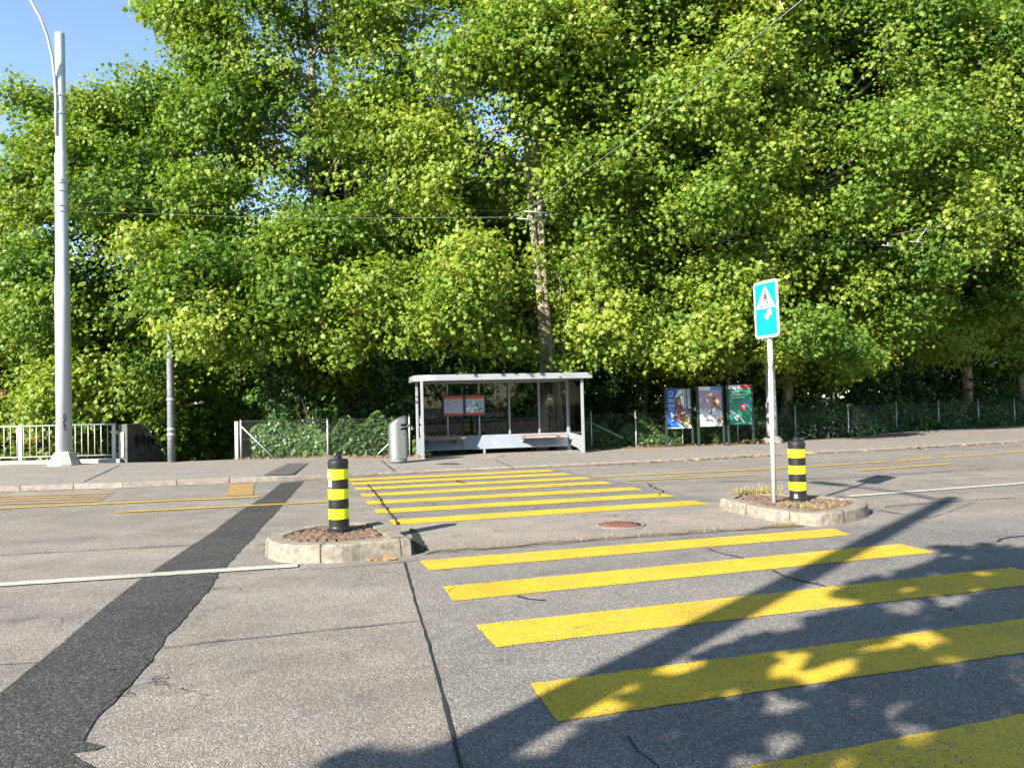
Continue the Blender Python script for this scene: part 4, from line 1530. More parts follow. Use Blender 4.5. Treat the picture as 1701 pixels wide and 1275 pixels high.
rt, mb, W, H = board(2, 1211.5, 1251, 639.5, 704.5, 738.5, 'green poster with white headline, red disc and pale ribbon')
mats = PM('green', 'white', 'red', 'dgreen', 'skyblue', 'pale', 'orange', 'grey')
rect(mb, 0, W, 0, H, 1, 0)
rect(mb, 0, W * .5, H * .915, H, 2, 1); rect(mb, W * .5, W, H * .915, H, 2, 2)
strokes(mb, W * .06, W * .42, H * .945, .022, 3, 7)
strokes(mb, W * .12, W * .5, H * .815, .055, 3, 1)
strokes(mb, W * .12, W * .88, H * .74, .06, 3, 1)
strokes(mb, W * .12, W * .56, H * .665, .055, 3, 1)
rect(mb, W * .12, W * .62, H * .615, H * .635, 2, 3); rect(mb, W * .12, W * .5, H * .565, H * .585, 2, 3)
polyg(mb, [(W * .72, .62 * H), (W * .92, .6 * H), (W * .9, .5 * H), (W * .78, .42 * H), (W * .7, .5 * H)], 2, 4)
blob(mb, W * .62, H * .445, .125, .125, 3, 2, 24)
rect(mb, W * .52, W * .74, H * .47, H * .49, 4, 1); rect(mb, W * .52, W * .72, H * .435, H * .45, 4, 1); rect(mb, W * .52, W * .63, H * .39, H * .415, 4, 6)
blob(mb, W * .42, H * .16, .13, .1, 2.5, 3, 16, .05)
polyg(mb, [(W * .02, .37 * H), (W * .2, .33 * H), (W * .36, .27 * H), (W * .44, .2 * H), (W * .35, .11 * H), (W * .24, .12 * H), (W * .16, .24 * H), (W * .02, .33 * H)], 3.5, 1)
polyg(mb, [(W * .4, .25 * H), (W * .5, .2 * H), (W * .72, .02 * H), (W * .6, .02 * H), (W * .46, .14 * H)], 3.6, 1)
for cx_, cy_ in ((.22, .235), (.35, .255), (.31, .16)): blob(mb, W * cx_, H * cy_, .028, .03, 4.4, 3, 8, .2)
rect(mb, W * .1, W * .5, H * .045, H * .058, 2, 3)
mb.build('poster', mats, rt, fix=False)

# ------------------------------------------------------------------ foliage
NPR = np.random.default_rng(11)
# palmate five-lobed leaf, folded along the midrib
T_FULL_V = np.array([(0, .38, 0.0), (0, 0, -.02), (.46, .10, -.10), (.27, .34, -.06), (.52, .62, -.16), (.20, .62, -.05), (0, 1.0, -.14), (-.20, .62, -.05), (-.52, .62, -.16), (-.27, .34, -.06), (-.46, .10, -.10)])
T_FULL_F = np.array([(0, i, i + 1 if i < 10 else 1) for i in range(1, 11)])
T_MID_V = np.array([(0, 0, 0), (.46, .22, -.1), (.34, .66, -.12), (0, 1, -.1), (-.34, .66, -.12), (-.46, .22, -.1), (0, .4, .02)])
T_MID_F = np.array([(6, 0, 1), (6, 1, 2), (6, 2, 3), (6, 3, 4), (6, 4, 5), (6, 5, 0)])
T_LOW_V = np.array([(0, 0, 0), (.42, .5, -.08), (0, 1, 0), (-.42, .5, -.08)])
T_LOW_F = np.array([(0, 1, 2), (0, 2, 3)])
T_BLADE_V = np.array([(-.03, 0, 0), (.03, 0, 0), (.02, .55, .06), (-.02, .55, .06), (0, 1, .28)])
T_BLADE_F = np.array([(0, 1, 2), (0, 2, 3), (3, 2, 4)])


def unit(a):
    return a / np.maximum(np.linalg.norm(a, axis=-1, keepdims=True), 1e-9)


def leaf_object(name, pos, nrm, tip, size, tint, mat, parent=None, tmpl='full'):
    TV, TF = {'full': (T_FULL_V, T_FULL_F), 'mid': (T_MID_V, T_MID_F), 'low': (T_LOW_V, T_LOW_F), 'blade': (T_BLADE_V, T_BLADE_F)}[tmpl]
    n = len(pos)
    nrm = unit(nrm)
    tip = unit(tip - nrm * (tip * nrm).sum(1, keepdims=True))
    side = np.cross(tip, nrm)
    V = (pos[:, None, :] + size[:, None, None] * (TV[None, :, 0:1] * side[:, None, :] + (TV[None, :, 1:2] - .3) * tip[:, None, :] + TV[None, :, 2:3] * nrm[:, None, :]))
    nv, nf = len(TV), len(TF)
    if parent is not None:
        V = V - np.array(ORIGIN[parent.name])
    me = bpy.data.meshes.new(name)
    me.vertices.add(n * nv)
    me.vertices.foreach_set('co', V.reshape(-1).astype(np.float32))
    idx = (TF[None] + (np.arange(n) * nv)[:, None, None]).reshape(-1).astype(np.int32)
    me.loops.add(len(idx))
    me.loops.foreach_set('vertex_index', idx)
    me.polygons.add(n * nf)
    me.polygons.foreach_set('loop_start', np.arange(0, n * nf * 3, 3, dtype=np.int32))
    me.polygons.foreach_set('loop_total', np.full(n * nf, 3, dtype=np.int32))
    at = me.attributes.new('tint', 'FLOAT', 'FACE')
    at.data.foreach_set('value', np.repeat(np.clip(tint, 0, 1), nf).astype(np.float32))
    me.materials.append(mat)
    me.update(calc_edges=True)
    return link(name, me, parent, shift=False)


def clump_leaves(c, rad, n, leaf, tint, sq=(1, 1, .75), spread=.24, sun=.35, per=16, up=.55):
    """a leafy bough end: sprays sit on an uneven shell, each spray holds leaves of a common facing"""
    ns = max(2, n // per)
    d = unit(NPR.normal(size=(ns, 3)))
    rr = rad * (0.4 + .85 * NPR.random((ns, 1)) ** .9)
    sc = c + d * rr * np.array(sq)
    outw = d
    i = np.repeat(np.arange(ns), per)
    pos = sc[i] + NPR.normal(size=(len(i), 3)) * np.array([spread, spread, spread * .6])
    nb = unit(outw * .8 + np.array([0, 0, up]) - np.array(SDIR) * sun + NPR.normal(size=(ns, 3)) * .35)
    nrm = unit(nb[i] + NPR.normal(size=(len(i), 3)) * .55)
    tip = unit(outw[i] * .6 + np.array([0, 0, -.5]) + NPR.normal(size=(len(i), 3)) * .7)
    size = leaf * np.exp(NPR.normal(size=len(i)) * .26)
    st = NPR.normal(size=ns) * .10
    tn = tint + st[i] + NPR.normal(size=len(i)) * .075
    tn = np.clip(tn, 0, .93)
    br = NPR.random(len(i)) < .0022
    tn[br] = 1.0
    return pos, nrm, tip, size, tn


def cat(parts):
    return [np.concatenate([p[k] for p in parts]) for k in range(5)]


def limb(mb, a, b, r0, r1, bend=.25, n=6, sides=6):
    a, b = Vector(a), Vector(b)
    mid = a.lerp(b, .5) + Vector((R.uniform(-.2, .2), R.uniform(-.2, .2), (b - a).length * bend * .5))
    pts, rs = [], []
    for i in range(n):
        t = i / (n - 1)
        p = a * (1 - t) ** 2 + mid * 2 * t * (1 - t) + b * t * t
        pts.append(p)
        rs.append(r0 + (r1 - r0) * t)
    mb.tube(pts, rs, sides, cap=False)
    return pts


def tree(name, label, base, h, env, ncl, crad, dens, leaf, tint, tmpl='full', mat=None, bark=None, r0=.24, stems=((0, 0),), extra=(), group='plane trees behind the pavement', hollow=.5, holes=(), cat_='tree', lean=0, fill=12, tuck=0, lmin=3.6):
    mat = mat or L_PLANE
    x, y, z = base
    root = thing(name, (x, y, z), label, cat_, group)
    ex, ey, ez, rx, ry_, rz = env
    # stems
    tb = MB()
    stem_paths = []
    for sx, sy in stems:
        pts, rs = [], []
        topx, topy, topz = ex + sx * .5 + R.uniform(-.5, .5), ey + sy * .5 + ry_ * .15, min(h, ez + rz * .75)
        for i in range(12):
            t = i / 11
            px = x + sx + (topx - x - sx) * t ** 1.6 + math.sin(t * 9 + sx * 5) * .13
            py = y + sy + (topy - y - sy) * t ** 1.8 + math.cos(t * 6) * .08
            pts.append(Vector((px, py, z - .2 + (topz - z) * t)))
            rs.append(r0 * (1.35 - .35 * min(1, t * 12)) * (1 - .78 * t))
        tb.tube(pts, rs, 14)
        stem_paths.append(pts)
    # clumps
    cs = []
    tries = 0
    while len(cs) < ncl and tries < 6000:
        tries += 1
        d = Vector((R.gauss(0, 1), R.gauss(0, 1), R.gauss(0, 1))).normalized()
        q = hollow + (1 - hollow) * R.random() ** .6
        p = Vector((ex + d.x * rx * q, ey + d.y * ry_ * q, ez + d.z * rz * q))
        if p.z < z + .8: continue
        if tuck: p.y += max(0, 6.6 - p.z) * tuck
        if any((p - c).length < crad * .62 for c, _ in cs): continue
        if any((p - Vector(hh[:3])).length < hh[3] for hh in holes): continue
        cs.append((p, crad * R.uniform(.75, 1.25)))
    cs += [(Vector(e[:3]), e[3]) for e in extra]
    parts = []
    for p, cr in cs:
        sp = R.choice(stem_paths)
        hd = math.hypot(p.x - x, p.y - y)
        za = max(z + lmin + R.uniform(0, 3.0), p.z - .2 - hd * R.uniform(.15, .6))
        k = min(range(len(sp)), key=lambda i: abs(sp[i].z - za))
        rb = min(.07, .016 + .010 * (p - sp[k]).length)
        pts = limb(tb, sp[k], p, rb, .016) if R.random() < .75 and p.z > za - 1.2 else limb(tb, p + (sp[k] - p).normalized() * min(1.0, (sp[k] - p).length * .4), p, .025, .012)
        for _ in range(3):
            q = p + Vector((R.gauss(0, 1), R.gauss(0, 1), R.gauss(0, .7))).normalized() * cr * .85
            limb(tb, pts[3], q, .018, .006, bend=.1, n=4, sides=4)
        n = int(dens * cr * cr)
        parts.append(clump_leaves(np.array(p), cr, n, leaf, tint + R.gauss(0, .14)))
    tb.build('trunk', bark or B_PLANE, root, fix=False)
    # loose sprays through the outer crown so that it does not fall apart into balls
    nsp = int(fill * ncl)
    dd = unit(NPR.normal(size=(nsp * 2, 3)))
    q = (.62 + .42 * NPR.random((nsp * 2, 1)))
    sp_ = np.array((ex, ey, ez)) + dd * q * np.array((rx + crad * .6, ry_ + crad * .6, rz + crad * .5))
    keep = sp_[:, 2] > z + 1.2
    if tuck: sp_[:, 1] += np.maximum(0, 6.6 - sp_[:, 2]) * tuck
    for hh in holes:
        near_ = np.linalg.norm(sp_ - np.array(hh[:3]), axis=1) < hh[3] * .8
        keep &= ~(near_ & (NPR.random(len(sp_)) < (.97 if len(hh) > 4 else .55)))
    sp_, dd = sp_[keep][:nsp], dd[keep][:nsp]
    per = 28 if tmpl == 'full' else 10
    ii = np.repeat(np.arange(len(sp_)), per)
    pos = sp_[ii] + NPR.normal(size=(len(ii), 3)) * np.array([.30, .30, .17]) * (1 if tmpl == 'full' else 1.7)
    nb = unit(dd * .6 + np.array([0, 0, .6]) - np.array(SDIR) * .35 + NPR.normal(size=dd.shape) * .35)
    nrm = unit(nb[ii] + NPR.normal(size=pos.shape) * .55)
    tip = unit(dd[ii] * .5 + np.array([0, 0, -.5]) + NPR.normal(size=pos.shape) * .7)
    tn = np.clip(tint + NPR.normal(size=len(sp_))[ii] * .11 + NPR.normal(size=len(ii)) * .08, 0, .93)
    parts.append((pos, nrm, tip, leaf * np.exp(NPR.normal(size=len(ii)) * .26), tn))
    a = cat(parts)
    leaf_object('crown', *a, mat, root, tmpl)
    return root


def px_clump(px, py, Y, r):
    p = dp(px, py, Y)
    return (p.x, p.y, p.z, r)


D = 1700
LS = .122
sun_holes = []
for zz in (2.5, 4.2, 5.8):
    for s_ in (.3, 1.6, 2.9, 4.2):
        sun_holes.append((1.1 - .643 * s_, 24.5 - .766 * s_, zz + .554 * s_, 1.25, 1))
for s_ in (1.0, 2.2, 3.2):
    for zz in (2.8, 4.5, 6.0):
        sun_holes.append((1.08 - .04 * s_, 24.5 - s_, zz - .04 * s_ * (zz - 1.57), 1.3, 1))
hole_c = px_clump(668, 300, 25, 1.2)
tree('plane_tree', 'low leafy tree at the far left edge behind the white railing', (-21, 30, -2.2), 9, (-19.8, 28, 4.0, 4.4, 3.6, 4.6), 44, 1.15, D, LS, .66,
     extra=[px_clump(15, 330, 26, .8), px_clump(50, 300, 26, .7), px_clump(60, 480, 25, 1.0)], holes=[px_clump(15, 640, 27, 2.3, ), px_clump(12, 650, 25, 1.9), px_clump(20, 635, 29, 2.2)])
tree('plane_tree', 'leafy tree behind the tall pale mast, sky above it', (-14.0, 29, -2.4), 13, (-13.2, 26.6, 6.3, 3.5, 3.3, 6.2), 52, 1.15, D, LS, .60, r0=.2,
     extra=[px_clump(35, 165, 25.5, .75), px_clump(75, 190, 25.5, .7), px_clump(60, 245, 26, .7), px_clump(160, 170, 25, .8), px_clump(240, 150, 25, .9), px_clump(310, 500, 21.8, 1.2), px_clump(255, 420, 22, 1.0), px_clump(345, 440, 21.8, .9), px_clump(270, 490, 21.6, .8), px_clump(170, 330, 23.5, 1.2)])
tree('plane_tree', 'tall tree with pale forked stem showing in sky gaps left of the shelter', (-6.3, 28.5, -.6), 19, (-6.8, 26.3, 11, 4.1, 3.9, 8.8), 68, 1.05, D, LS, .60, r0=.26, fill=13, stems=((0, 0), (.6, .2)),
     extra=[px_clump(340, 540, 21.5, 1.2), px_clump(420, 560, 22, 1.0), px_clump(480, 480, 22, 1.2), px_clump(560, 560, 22.5, 1.0), px_clump(300, 30, 25, .9), px_clump(310, -20, 25, 1.1), px_clump(245, 8, 25, .4), px_clump(330, 200, 24, 1.1), px_clump(330, 320, 23.5, 1.1)],
     holes=sun_holes + [hole_c, px_clump(420, 60, 26, 1.2), px_clump(540, 140, 27, 1.3), px_clump(600, 165, 27, 1.3), px_clump(620, 270, 26, 1.1), px_clump(250, 110, 25.5, 1.1), px_clump(450, 640, 25, 1.8)])
tree('plane_tree', 'big plane tree with twin bare stems rising behind the shelter roof', (1.02, 24.5, .0), 19, (.4, 25.2, 10.8, 4.6, 3.8, 8.2), 78, 1.05, D, LS, .66, r0=.17, lmin=8.2, fill=13, stems=((-.08, 0), (.40, .05)),
     extra=[px_clump(760, 500, 21.5, 1.1), px_clump(800, 550, 22.5, .9), px_clump(1010, 535, 22.5, 1.0), px_clump(700, 540, 22, 1.0), px_clump(620, 480, 22, 1.1), px_clump(780, 440, 21.5, 1.1), px_clump(965, 550, 23, .6), px_clump(872, 585, 23.3, .4), px_clump(945, 595, 23.5, .4), px_clump(893, 425, 23.2, .35), px_clump(930, 500, 23.2, .3)],
     holes=sun_holes + [hole_c, px_clump(700, 60, 26, 1.2), px_clump(740, 165, 26, 1.4), px_clump(690, 160, 25, 1.6), px_clump(770, 260, 26, 1.3), px_clump(830, 30, 26, 1.5), px_clump(680, 310, 24, 1.3)])
tree('plane_tree', 'bushy plane tree above the gap between the shelter and the posters', (4.6, 28.5, -.3), 19, (5.9, 25.6, 10.6, 4.1, 3.8, 8.2), 70, 1.15, D, LS, .66, tuck=.5,
     extra=[px_clump(1000, 575, 23, .7), px_clump(1060, 560, 23, .8), px_clump(1125, 585, 22.5, .7), px_clump(1190, 540, 23, .8)], holes=sun_holes + [px_clump(1030, 360, 22, 1.3), px_clump(1100, 420, 23, 1.5)])
tree('plane_tree', 'broad plane tree hanging over the mast behind the blue sign', (10.3, 29.5, -.4), 19, (11.4, 26.8, 10.2, 4.2, 3.9, 8.2), 72, 1.15, D, LS, .62, tuck=.5,
     extra=[px_clump(1330, 545, 23, .85), px_clump(1375, 560, 24, .7), px_clump(1290, 590, 25, .6), px_clump(1420, 590, 25, .7)])
tree('plane_tree', 'plane tree at right with bare lit trunk above the far fence', (21.3, 36.3, -.6), 19, (18.0, 29.6, 11.2, 5, 4.2, 8.4), 88, 1.15, D, LS, .58, tuck=.5, r0=.27,
     holes=[px_clump(1620, 520, 28, 1.8), px_clump(1615, 460, 27, 1.3)])
tree('plane_tree', 'plane tree with slanting trunk at the right edge of the view', (25.5, 39, -.8), 19, (24.0, 33, 10.8, 4.6, 4, 8.8), 72, 1.2, D, LS, .55, tuck=.5, r0=.22)
# second row, seen in the gaps
for i, (x, y, tt) in enumerate(((6.5, 37, .6), (12.5, 39, .58), (21, 40, .56), (31, 41, .55))):
    lab = ['tall tree of the second row behind the twin stemmed plane', 'tall tree of the second row above the posters', 'tall tree of the second row above the right island', 'tall tree of the second row at the right edge'][i]
    tree('background_tree', lab, (x, y, -2.4), 22, (x, y, 11.5, 5.2, 3.6, 10.5), 46, 1.75, 300, .33, tt, tmpl='mid', group='trees of the second row')
for i, (x, y, tt) in enumerate(((-17.5, 41, .5), (-13, 43, .42), (-4.5, 40, .45), (1.2, 38.5, .5))):
    lab = ['lower distant tree at the far left edge', 'lower distant tree behind the dark mast', 'lower distant tree behind the left end of the shelter', 'distant tree closing the gap behind the twin bare stems'][i]
    tree('background_tree', lab, (x, y, -2.5), 9 if i < 2 else 12, (x, y, 3.2, 4.6, 3, 5.2) if i < 2 else (x, y, 4.6, 4.6, 3, 6.6 if i == 2 else 8.6), 24 if i < 2 else 34, 1.7, 260, .32, tt, tmpl='mid', group='trees of the second row')


# shrubs in the shade behind the fence
def shrub(label, x, y, h, r, tint, leaf=.12, n=2600, mat=None, group='shrubs behind the fence'):
    z = zter(x, y)
    root = thing('shrub', (x, y, z), label, 'shrub', group)
    st = MB()
    parts = []
    for k in range(9):
        a = R.uniform(0, 2 * PI)
        q = r * R.uniform(.1, .75)
        c = Vector((x + q * math.cos(a), y + q * math.sin(a) * .8, z + h * R.uniform(.22, .9)))
        limb(st, (x + R.uniform(-.15, .15), y + R.uniform(-.15, .15), z - .05), c, .03, .008)
        parts.append(clump_leaves(np.array(c), r * .5 * R.uniform(.8, 1.25), n // 9, leaf, tint + R.gauss(0, .07), spread=.15, per=12))
    st.build('stems', B_DARK, root, fix=False)
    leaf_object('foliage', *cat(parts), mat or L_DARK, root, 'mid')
    return root


sx = -7.0
names = ['beside the ivy clad trunk', 'behind the left fence', 'behind the litter bin', 'behind the left end of the shelter', 'behind the timetable', 'behind the middle of the shelter', 'behind the right end of the shelter',
         'between the shelter and the posters', 'behind the blue poster', 'behind the mauve poster', 'behind the green poster', 'behind the mast by the blue sign', 'behind the first bare fence post', 'behind the second bare fence post', 'behind the third bare fence post',
         'behind the fence below the bare trunk', 'at the fence near the right edge', 'at the right edge of the fence', 'beyond the right edge of the fence', 'past the fence end']
i = 0
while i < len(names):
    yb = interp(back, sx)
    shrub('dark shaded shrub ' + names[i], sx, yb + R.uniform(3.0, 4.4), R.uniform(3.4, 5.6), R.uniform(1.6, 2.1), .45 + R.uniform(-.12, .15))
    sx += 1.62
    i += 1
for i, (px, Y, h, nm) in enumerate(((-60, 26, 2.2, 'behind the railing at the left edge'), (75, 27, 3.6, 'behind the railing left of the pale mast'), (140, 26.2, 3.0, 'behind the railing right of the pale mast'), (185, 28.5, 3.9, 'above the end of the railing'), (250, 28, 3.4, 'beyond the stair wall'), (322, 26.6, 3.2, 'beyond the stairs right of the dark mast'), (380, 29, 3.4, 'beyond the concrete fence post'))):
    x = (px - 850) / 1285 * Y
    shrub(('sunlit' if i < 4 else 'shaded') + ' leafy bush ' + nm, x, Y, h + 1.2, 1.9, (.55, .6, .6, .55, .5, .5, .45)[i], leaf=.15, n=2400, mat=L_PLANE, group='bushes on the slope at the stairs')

# ivy clad trunk
it = dp(452, 640, 24.6)
root = thing('ivy_clad_trunk', (it.x, 24.6, zter(it.x, 24.6)), 'dark trunk wrapped in glossy ivy behind the left fence', 'tree')
b = MB(); b.tube([(it.x, 24.6, -.4), (it.x + .05, 24.6, 1.5), (it.x, 24.7, 3.4), (it.x - .1, 24.9, 6)], [.22, .2, .17, .14], 12); b.build('trunk', B_DARK, root, fix=False)
parts = []
for k in range(11):
    zz = .2 + k * .27
    parts.append(clump_leaves(np.array((it.x + R.uniform(-.1, .1), 24.6 + R.uniform(-.1, .1), zz)), .36, 230, .095, .35, sq=(1, 1, .8), spread=.09, per=8))
leaf_object('ivy', *cat(parts), L_IVY, root, 'mid')


# ivy and creepers on the fences: uncountable ground cover
def cover(name, label, path, hfun, n, leaf, tint, mat, depth=.5, off=.25, tmpl='mid'):
    path = [Vector(p) for p in path]
    Ls = [(b - a).length for a, b in zip(path[:-1], path[1:])]
    tot = sum(Ls)
    pos, nrm = [], []
    s = NPR.random(n) * tot
    for q in s:
        k = 0
        while q > Ls[k] and k < len(Ls) - 1:
            q -= Ls[k]
            k += 1
        a, b = path[k], path[k + 1]
        p = a.lerp(b, q / Ls[k])
        d = (b - a).normalized()
        nn = Vector((-d.y, d.x, 0))
        hm = hfun(p.x)
        t = NPR.random() ** .8
        dep = NPR.random() * depth * (1.15 - t)
        p2 = p + nn * (off + dep)
        pos.append((p2.x, p2.y, zter(p2.x, p2.y) + .03 + hm * t))
        nrm.append((-nn.x * .9, -nn.y * .9, .35 + .6 * t))
    pos, nrm = np.array(pos), np.array(nrm)
    nrm = unit(nrm + NPR.normal(size=nrm.shape) * .5)
    tip = unit(np.array([0, 0, -.8]) + NPR.normal(size=pos.shape) * .7)
    size = leaf * np.exp(NPR.normal(size=n) * .25)
    tn = tint + NPR.normal(size=n) * .16 + .1 * np.sin(pos[:, 0] * 3)
    o = leaf_object(name, pos, nrm, tip, size, tn, mat, None, tmpl)
    return tag(o, label, 'ground cover', None, 'stuff')


def hl(x):
    base = .88 + .14 * math.sin(x * 2.6 + 1) + .14 * math.sin(x * 7.1)
    for cx, hh, wd in ((-7.05, .5, .3), (-6.4, .2, .3), (-4.9, .15, .25), (-4.0, .35, .3)):
        base += hh * math.exp(-((x - cx) / wd) ** 2)
    return max(.15, base)


cover('ivy', 'ivy climbing the short fence by the bin', [f0 + d01 * .35, f1, f2], hl, 6500, .10, .55, L_IVY, depth=.5, off=.03)
cover('ivy', 'low ivy behind and beside the shelter', [flatv(Lp + v * 1.75) + Vector((-.1, 0, 0)), flatv(Lp + v * 1.75 + u * 1.8), a0], lambda x: .35 + .2 * math.sin(x * 4), 1800, .10, .45, L_IVY, depth=.5, off=.05)
cover('ivy', 'ivy along the fence foot between the shelter and the posters', [a0] + pre, lambda x: .72 + .18 * math.sin(x * 3.3) + .1 * math.sin(x * 9), 5200, .095, .5, L_IVY, depth=.5, off=.03)
cover('ivy', 'dark creeper filling the long fence at right', [pre[-1]] + rp0 + ext[:3], lambda x: 1.05 + .2 * math.sin(x * 1.7) + .08 * math.sin(x * 8), 12000, .11, .36, L_IVY, depth=.9, off=.05)
cover('weeds', 'pale grassy weeds along the right fence foot', [rp0[1] + Vector((0, -.15, 0))] + [p + Vector((0, -.12, 0)) for p in rp0[2:]] + ext[:2], lambda x: .10 + .28 * max(0, math.sin(x * 1.9)), 1500, .13, .35, L_IVY, depth=.25, off=-.05)


# fallen leaves
def litter(label, pts_fn, n):
    pos = np.array([pts_fn() for _ in range(n)])
    nrm = unit(np.array([0, 0, 1.0]) + NPR.normal(size=pos.shape) * .35)
    tip = unit(NPR.normal(size=pos.shape))
    o = leaf_object('fallen_leaves', pos, nrm, tip, .085 * np.exp(NPR.normal(size=n) * .3), NPR.random(n), L_LITTER, None, 'mid')
    tag(o, label, 'fallen leaves', None, 'stuff')


def along_back(x0, x1, lo, hi):
    def f():
        x = R.uniform(x0, x1)
        y = interp(back, x) + R.uniform(lo, hi)
        return (x, y, (zwalk(x) if y < interp(back, x) else zter(x, y)) + .02)
    return f


litter('dry leaves at the foot of the short fence', along_back(f0.x, f2.x + .6, -.25, .5), 700)
litter('dry leaves at the foot of the posters', along_back(2.3, 9.0, -.35, .5), 1300)
litter('scattered dry leaves in the right gutter', lambda: (lambda x: (x, interp(kerb, x) - abs(R.gauss(0, .18)), .015))(R.uniform(2, 16)), 260)
litter('few dry leaves by the island kerbs', lambda: (lambda p: (p.x + R.gauss(0, .08), p.y + R.gauss(0, .05), .016))(gp(R.choice([622, 630, 638]), 930, 0)), 12)
litter('dry leaf drifts round the mast base', lambda: (mb2.x - .5 + R.gauss(0, .25), mb2.y - .1 + R.gauss(0, .15), .07 + R.random() * .12), 140)


# dry grass tufts
def tufts(label, pts, n, h, tint):
    pos, nrm, tip = [], [], []
    for _ in range(n):
        p = R.choice(pts)
        pos.append((p[0] + R.gauss(0, p[3]), p[1] + R.gauss(0, p[3] * .5), p[2] + h * .25))
    pos = np.array(pos)
    tip = unit(np.array([0, 0, 1.0]) + NPR.normal(size=pos.shape) * .45)
    nrm = unit(NPR.normal(size=pos.shape))
    o = leaf_object('grass', pos, nrm, tip, h * np.exp(NPR.normal(size=n) * .3), tint + NPR.normal(size=n) * .25, L_GRASS, None, 'blade')
    tag(o, label, 'grass', None, 'stuff')


def gpt(px, py, z, s):
    p = gp(px, py, z)
    return (p.x, p.y, z, s)


tufts('dry grass tufts on the right island', [gpt(1228 + 8 * k, 821.5 - .3 * k, Z_R, .05) for k in range(9)], 620, .105, .7)
tufts('short dry grass among the right island cobbles', [gpt(x, y, Z_R, .06) for x, y in ((1340, 842), (1360, 845), (1310, 840), (1380, 840))], 260, .07, .75)
tufts('short dry grass along the refuge edge', [gpt(720 + 33 * k, 914 - 2.35 * k, 0, .10) for k in range(20)] + [gpt(x, 872 - (x - 1300) * .02, 0, .05) for x in range(1290, 1360, 8)] * 3, 900, .055, .75)
tufts('green weeds at the left island kerb', [gpt(436, 905, 0, .05), gpt(442, 915, 0, .04), gpt(455, 922, 0, .04)], 120, .05, .2)

# far wood closing the view under the crowns
parts = []
for k in range(150):
    x = R.uniform(-34, 62)
    zmax = 8.5 if x > -6 else 4.0
    parts.append(clump_leaves(np.array((x, R.uniform(47, 54), R.uniform(-2, zmax))), R.uniform(1.6, 2.6), 230, .42, .25 + R.gauss(0, .1), spread=.5))
tag(leaf_object('woodland', *cat(parts), L_PLANE, None, 'low'), 'dark mass of far trees closing the view beneath the crowns', 'woodland', None, 'stuff')


# the other side of the road behind the camera: a belt of trees and a white railing, mirrored in the shelter glass
parts = []
for k in range(230):
    parts.append(clump_leaves(np.array((R.uniform(-45, 45), R.uniform(-37, -29), R.uniform(0, 11))), R.uniform(1.6, 2.6), 230, .42, .25 + R.gauss(0, .1), spread=.5))
tag(leaf_object('woodland', *cat(parts), L_PLANE, None, 'low'), 'belt of trees on the near side of the road', 'woodland', None, 'stuff')
rl2 = thing('railing', (1, -14.6, .12), 'white picket railing on the near side of the road', 'railing')
for zz in (.3, 1.1):
    b = MB(); b.box(-9, 11, -14.63, -14.57, zz - .03, zz + .03); b.build('rail', M_WHITEMET, rl2)
for k in range(96):
    x = -9 + k * .21
    b = MB(); b.box(x - .03, x + .03, -14.65, -14.55, .12, 1.16); b.build('picket', M_WHITEMET, rl2)

# ------------------------------------------------------------------ houses beyond
def house(label, x, y, wx_, wy, z0_, zh, wallm, roofm, over=.6):
    root = thing('house', (x, y, z0_), label, 'house', 'houses beyond the trees')
    b = MB(); b.box(x - wx_ / 2, x + wx_ / 2, y, y + wy, z0_, zh); b.build('wall', wallm, root)
    r_ = MB()
    o = over
    zr = zh + wy * .32
    vs = [(x - wx_ / 2 - o, y - o, zh - .15), (x + wx_ / 2 + o, y - o, zh - .15), (x + wx_ / 2 + o, y + wy + o, zh - .15), (x - wx_ / 2 - o, y + wy + o, zh - .15), (x - wx_ / 2 - o, y + wy / 2, zr), (x + wx_ / 2 + o, y + wy / 2, zr)]
    r_.add(vs, [(0, 1, 5, 4), (2, 3, 4, 5), (1, 2, 5), (3, 0, 4), (3, 2, 1, 0)])
    r_.build('roof', roofm, root)
    nx = int(wx_ // 2.4)
    for lv in range(int((zh - z0_) // 2.7)):
        for k in range(nx):
            cx = x - wx_ / 2 + (k + .5) * wx_ / nx
            zz = z0_ + .9 + lv * 2.7
            f = MB(); f.box(cx - .6, cx + .6, y - .06, y - .01, zz, zz + 1.4); fo = f.build('window', M_SIGNW, root)
            p = MB(); p.box(cx - .5, cx - .04, y - .075, y - .061, zz + .1, zz + 1.3); p.box(cx + .04, cx + .5, y - .075, y - .061, zz + .1, zz + 1.3); p.build('pane', M_WINDOW, fo)
    return root


house('reddish house with brown eaves glimpsed at the left edge', -31.5, 44, 9, 8, -2.6, 3.6, M_HOUSEP, M_ROOF)
house('white house glimpsed between leaves beyond the stairs', -19.5, 58, 12, 9, -2.6, 3.4, M_HOUSEW, M_ROOF)
house('white house glimpsed beyond the fence at the right edge', 40, 62, 14, 9, -2.6, 6.0, M_HOUSEW, M_ROOF)

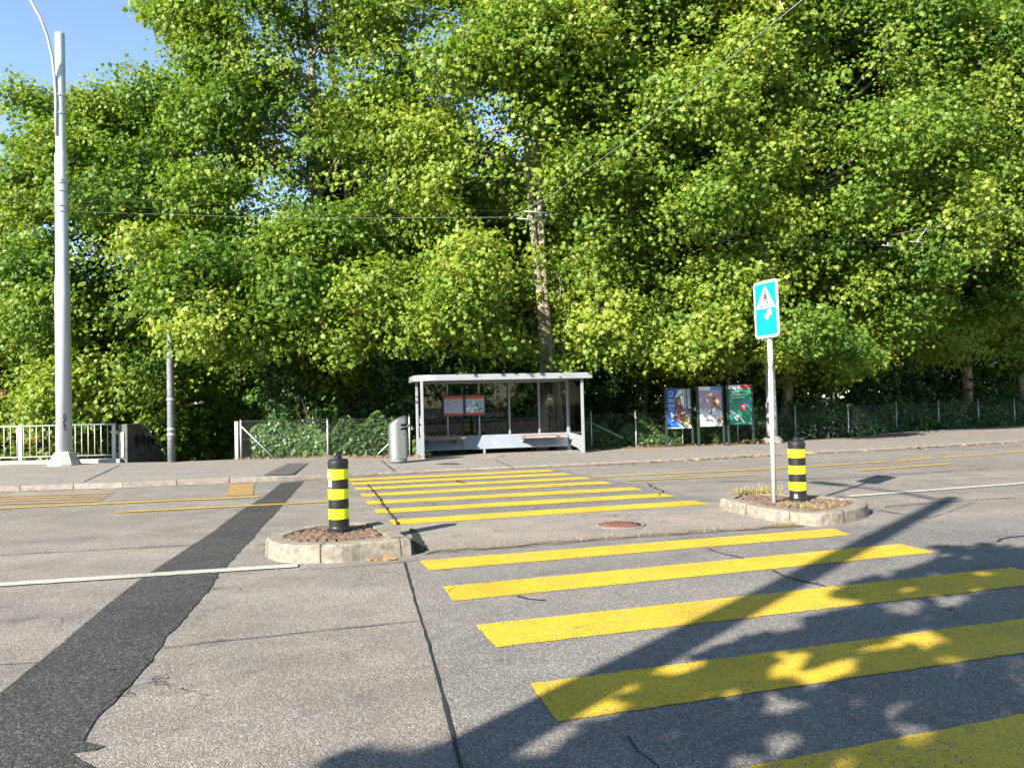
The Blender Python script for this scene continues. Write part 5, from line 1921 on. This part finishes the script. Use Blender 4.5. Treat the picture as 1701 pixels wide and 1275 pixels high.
# ------------------------------------------------------------------ tree behind the camera that shades the near lane
def shade_tree():
    trunk = Vector((-8.0, -10.0, 0))
    root = thing('roadside_tree', trunk, 'leafy tree on the near side whose shade dapples the crossing', 'tree')
    tb = MB()
    top = Vector((-6.0, -5.5, 8.5))
    path = [trunk.lerp(top, t) + Vector((0, 0, .8 * math.sin(t * PI))) for t in [i / 9 for i in range(10)]]
    tb.tube(path, [.26 - .02 * i for i in range(10)], 12)
    k = 1 / math.tan(SUN_EL)
    # leaves stand where their shade falls on the crossing; gaps between boughs let sun flecks through
    poly = [gp(*q, 0) for q in ((662, 1290), (700, 1252), (790, 1238), (860, 1248), (930, 1240), (985, 1205), (1030, 1165), (1075, 1122), (1110, 1122), (1170, 1085), (1258, 1062), (1268, 1046), (1292, 1062), (1338, 1042), (1350, 1022), (1440, 1008), (1395, 985),
             (1430, 962), (1500, 952), (1560, 932), (1556, 906), (1650, 902), (1701, 912), (1800, 900), (2000, 1000), (2100, 1275), (1900, 1430), (600, 1430))]
    polys = [poly, [gp(*q, 0) for q in ((545, 1285), (552, 1262), (590, 1246), (640, 1255), (648, 1285))]]
    flecks = [(1315, 1092, .17), (1405, 1107, .12), (1140, 1107, .13), (1105, 1118, .10), (985, 1155, .20), (960, 1175, .12), (1362, 1127, .12), (1535, 1060, .16), (1575, 1068, .10), (1668, 1045, .16), (1630, 1084, .15), (1505, 1007, .17), (1580, 995, .2), (1600, 1110, .16),
              (1450, 1085, .10), (1300, 1170, .16), (1320, 1222, .12), (1410, 1274, .12), (1640, 950, .12), (1555, 953, .10), (1660, 1180, .12), (1220, 1150, .09), (1500, 1180, .10), (1480, 960, .08), (1120, 1215, .09), (1540, 1235, .1), (1240, 1262, .1), (1690, 1120, .14), (900, 1252, .10)]
    fl_ = [(gp(a, b_, 0), c) for a, b_, c in flecks]

    def inpoly(pg, x, y):
        cnt = False
        for i in range(len(pg)):
            a, b_ = pg[i - 1], pg[i]
            if (a.y > y) != (b_.y > y) and x < (b_.x - a.x) * (y - a.y) / (b_.y - a.y) + a.x: cnt = not cnt
        return cnt
    sa, ca = math.sin(SUN_AZ), math.cos(SUN_AZ)
    P, G = [], []
    for pg, npt in zip(polys, (7600, 170)):
        xs, ys = [q.x for q in pg], [q.y for q in pg]
        got = 0
        while got < npt:
            x, y = R.uniform(min(xs), max(xs)), R.uniform(min(ys), max(ys))
            if not inpoly(pg, x, y): continue
            skip = False
            for c, rr in fl_:
                du, dv = (x - c.x) * sa + (y - c.y) * ca, (x - c.x) * ca - (y - c.y) * sa
                if (du / 1.9) ** 2 + dv ** 2 < (rr * .82) ** 2:
                    skip = True
                    break
            got += 1
            if skip: continue
            if R.random() > .62 + .45 * math.sin(x * 3.7 + 1.2 * math.sin(y * 2.3)) * math.sin(y * 4.1 + x * 1.3): continue
            h = 4.2 + .26 * (y - 4) + .45 * math.sin(x * 1.3 + y * .7) + .35 * math.sin(x * .5 - y * 1.1 + 2) + R.gauss(0, .18)
            P.append((x - sa * k * h, y - ca * k * h, h))
    P = np.array(P)
    n = len(P)
    nr = unit(-np.array(SDIR) * .6 + np.array([0, 0, .4]) + NPR.normal(size=(n, 3)) * .45)
    tp = unit(np.array([0, 0, -.4]) + NPR.normal(size=(n, 3)))
    parts = [(P, nr, tp, .15 * np.exp(NPR.normal(size=n) * .2), np.clip(.5 + NPR.normal(size=n) * .15, 0, .93))]
    for q in range(0, n, 160):
        limb(tb, path[R.randint(4, 9)], Vector(P[q]), .03, .006)
    for _ in range(26):
        p = Vector((-9.5 + R.gauss(0, 1.1), -13.5 + R.gauss(0, 1.0), 7.5 + R.gauss(0, .8)))
        limb(tb, path[R.randint(4, 9)], p, .05, .01)
        parts.append(clump_leaves(np.array(p), .9, 260, .17, .5))
    tb.build('trunk', B_PLANE, root, fix=False)
    leaf_object('crown', *cat(parts), L_PLANE, root, 'mid')


shade_tree()
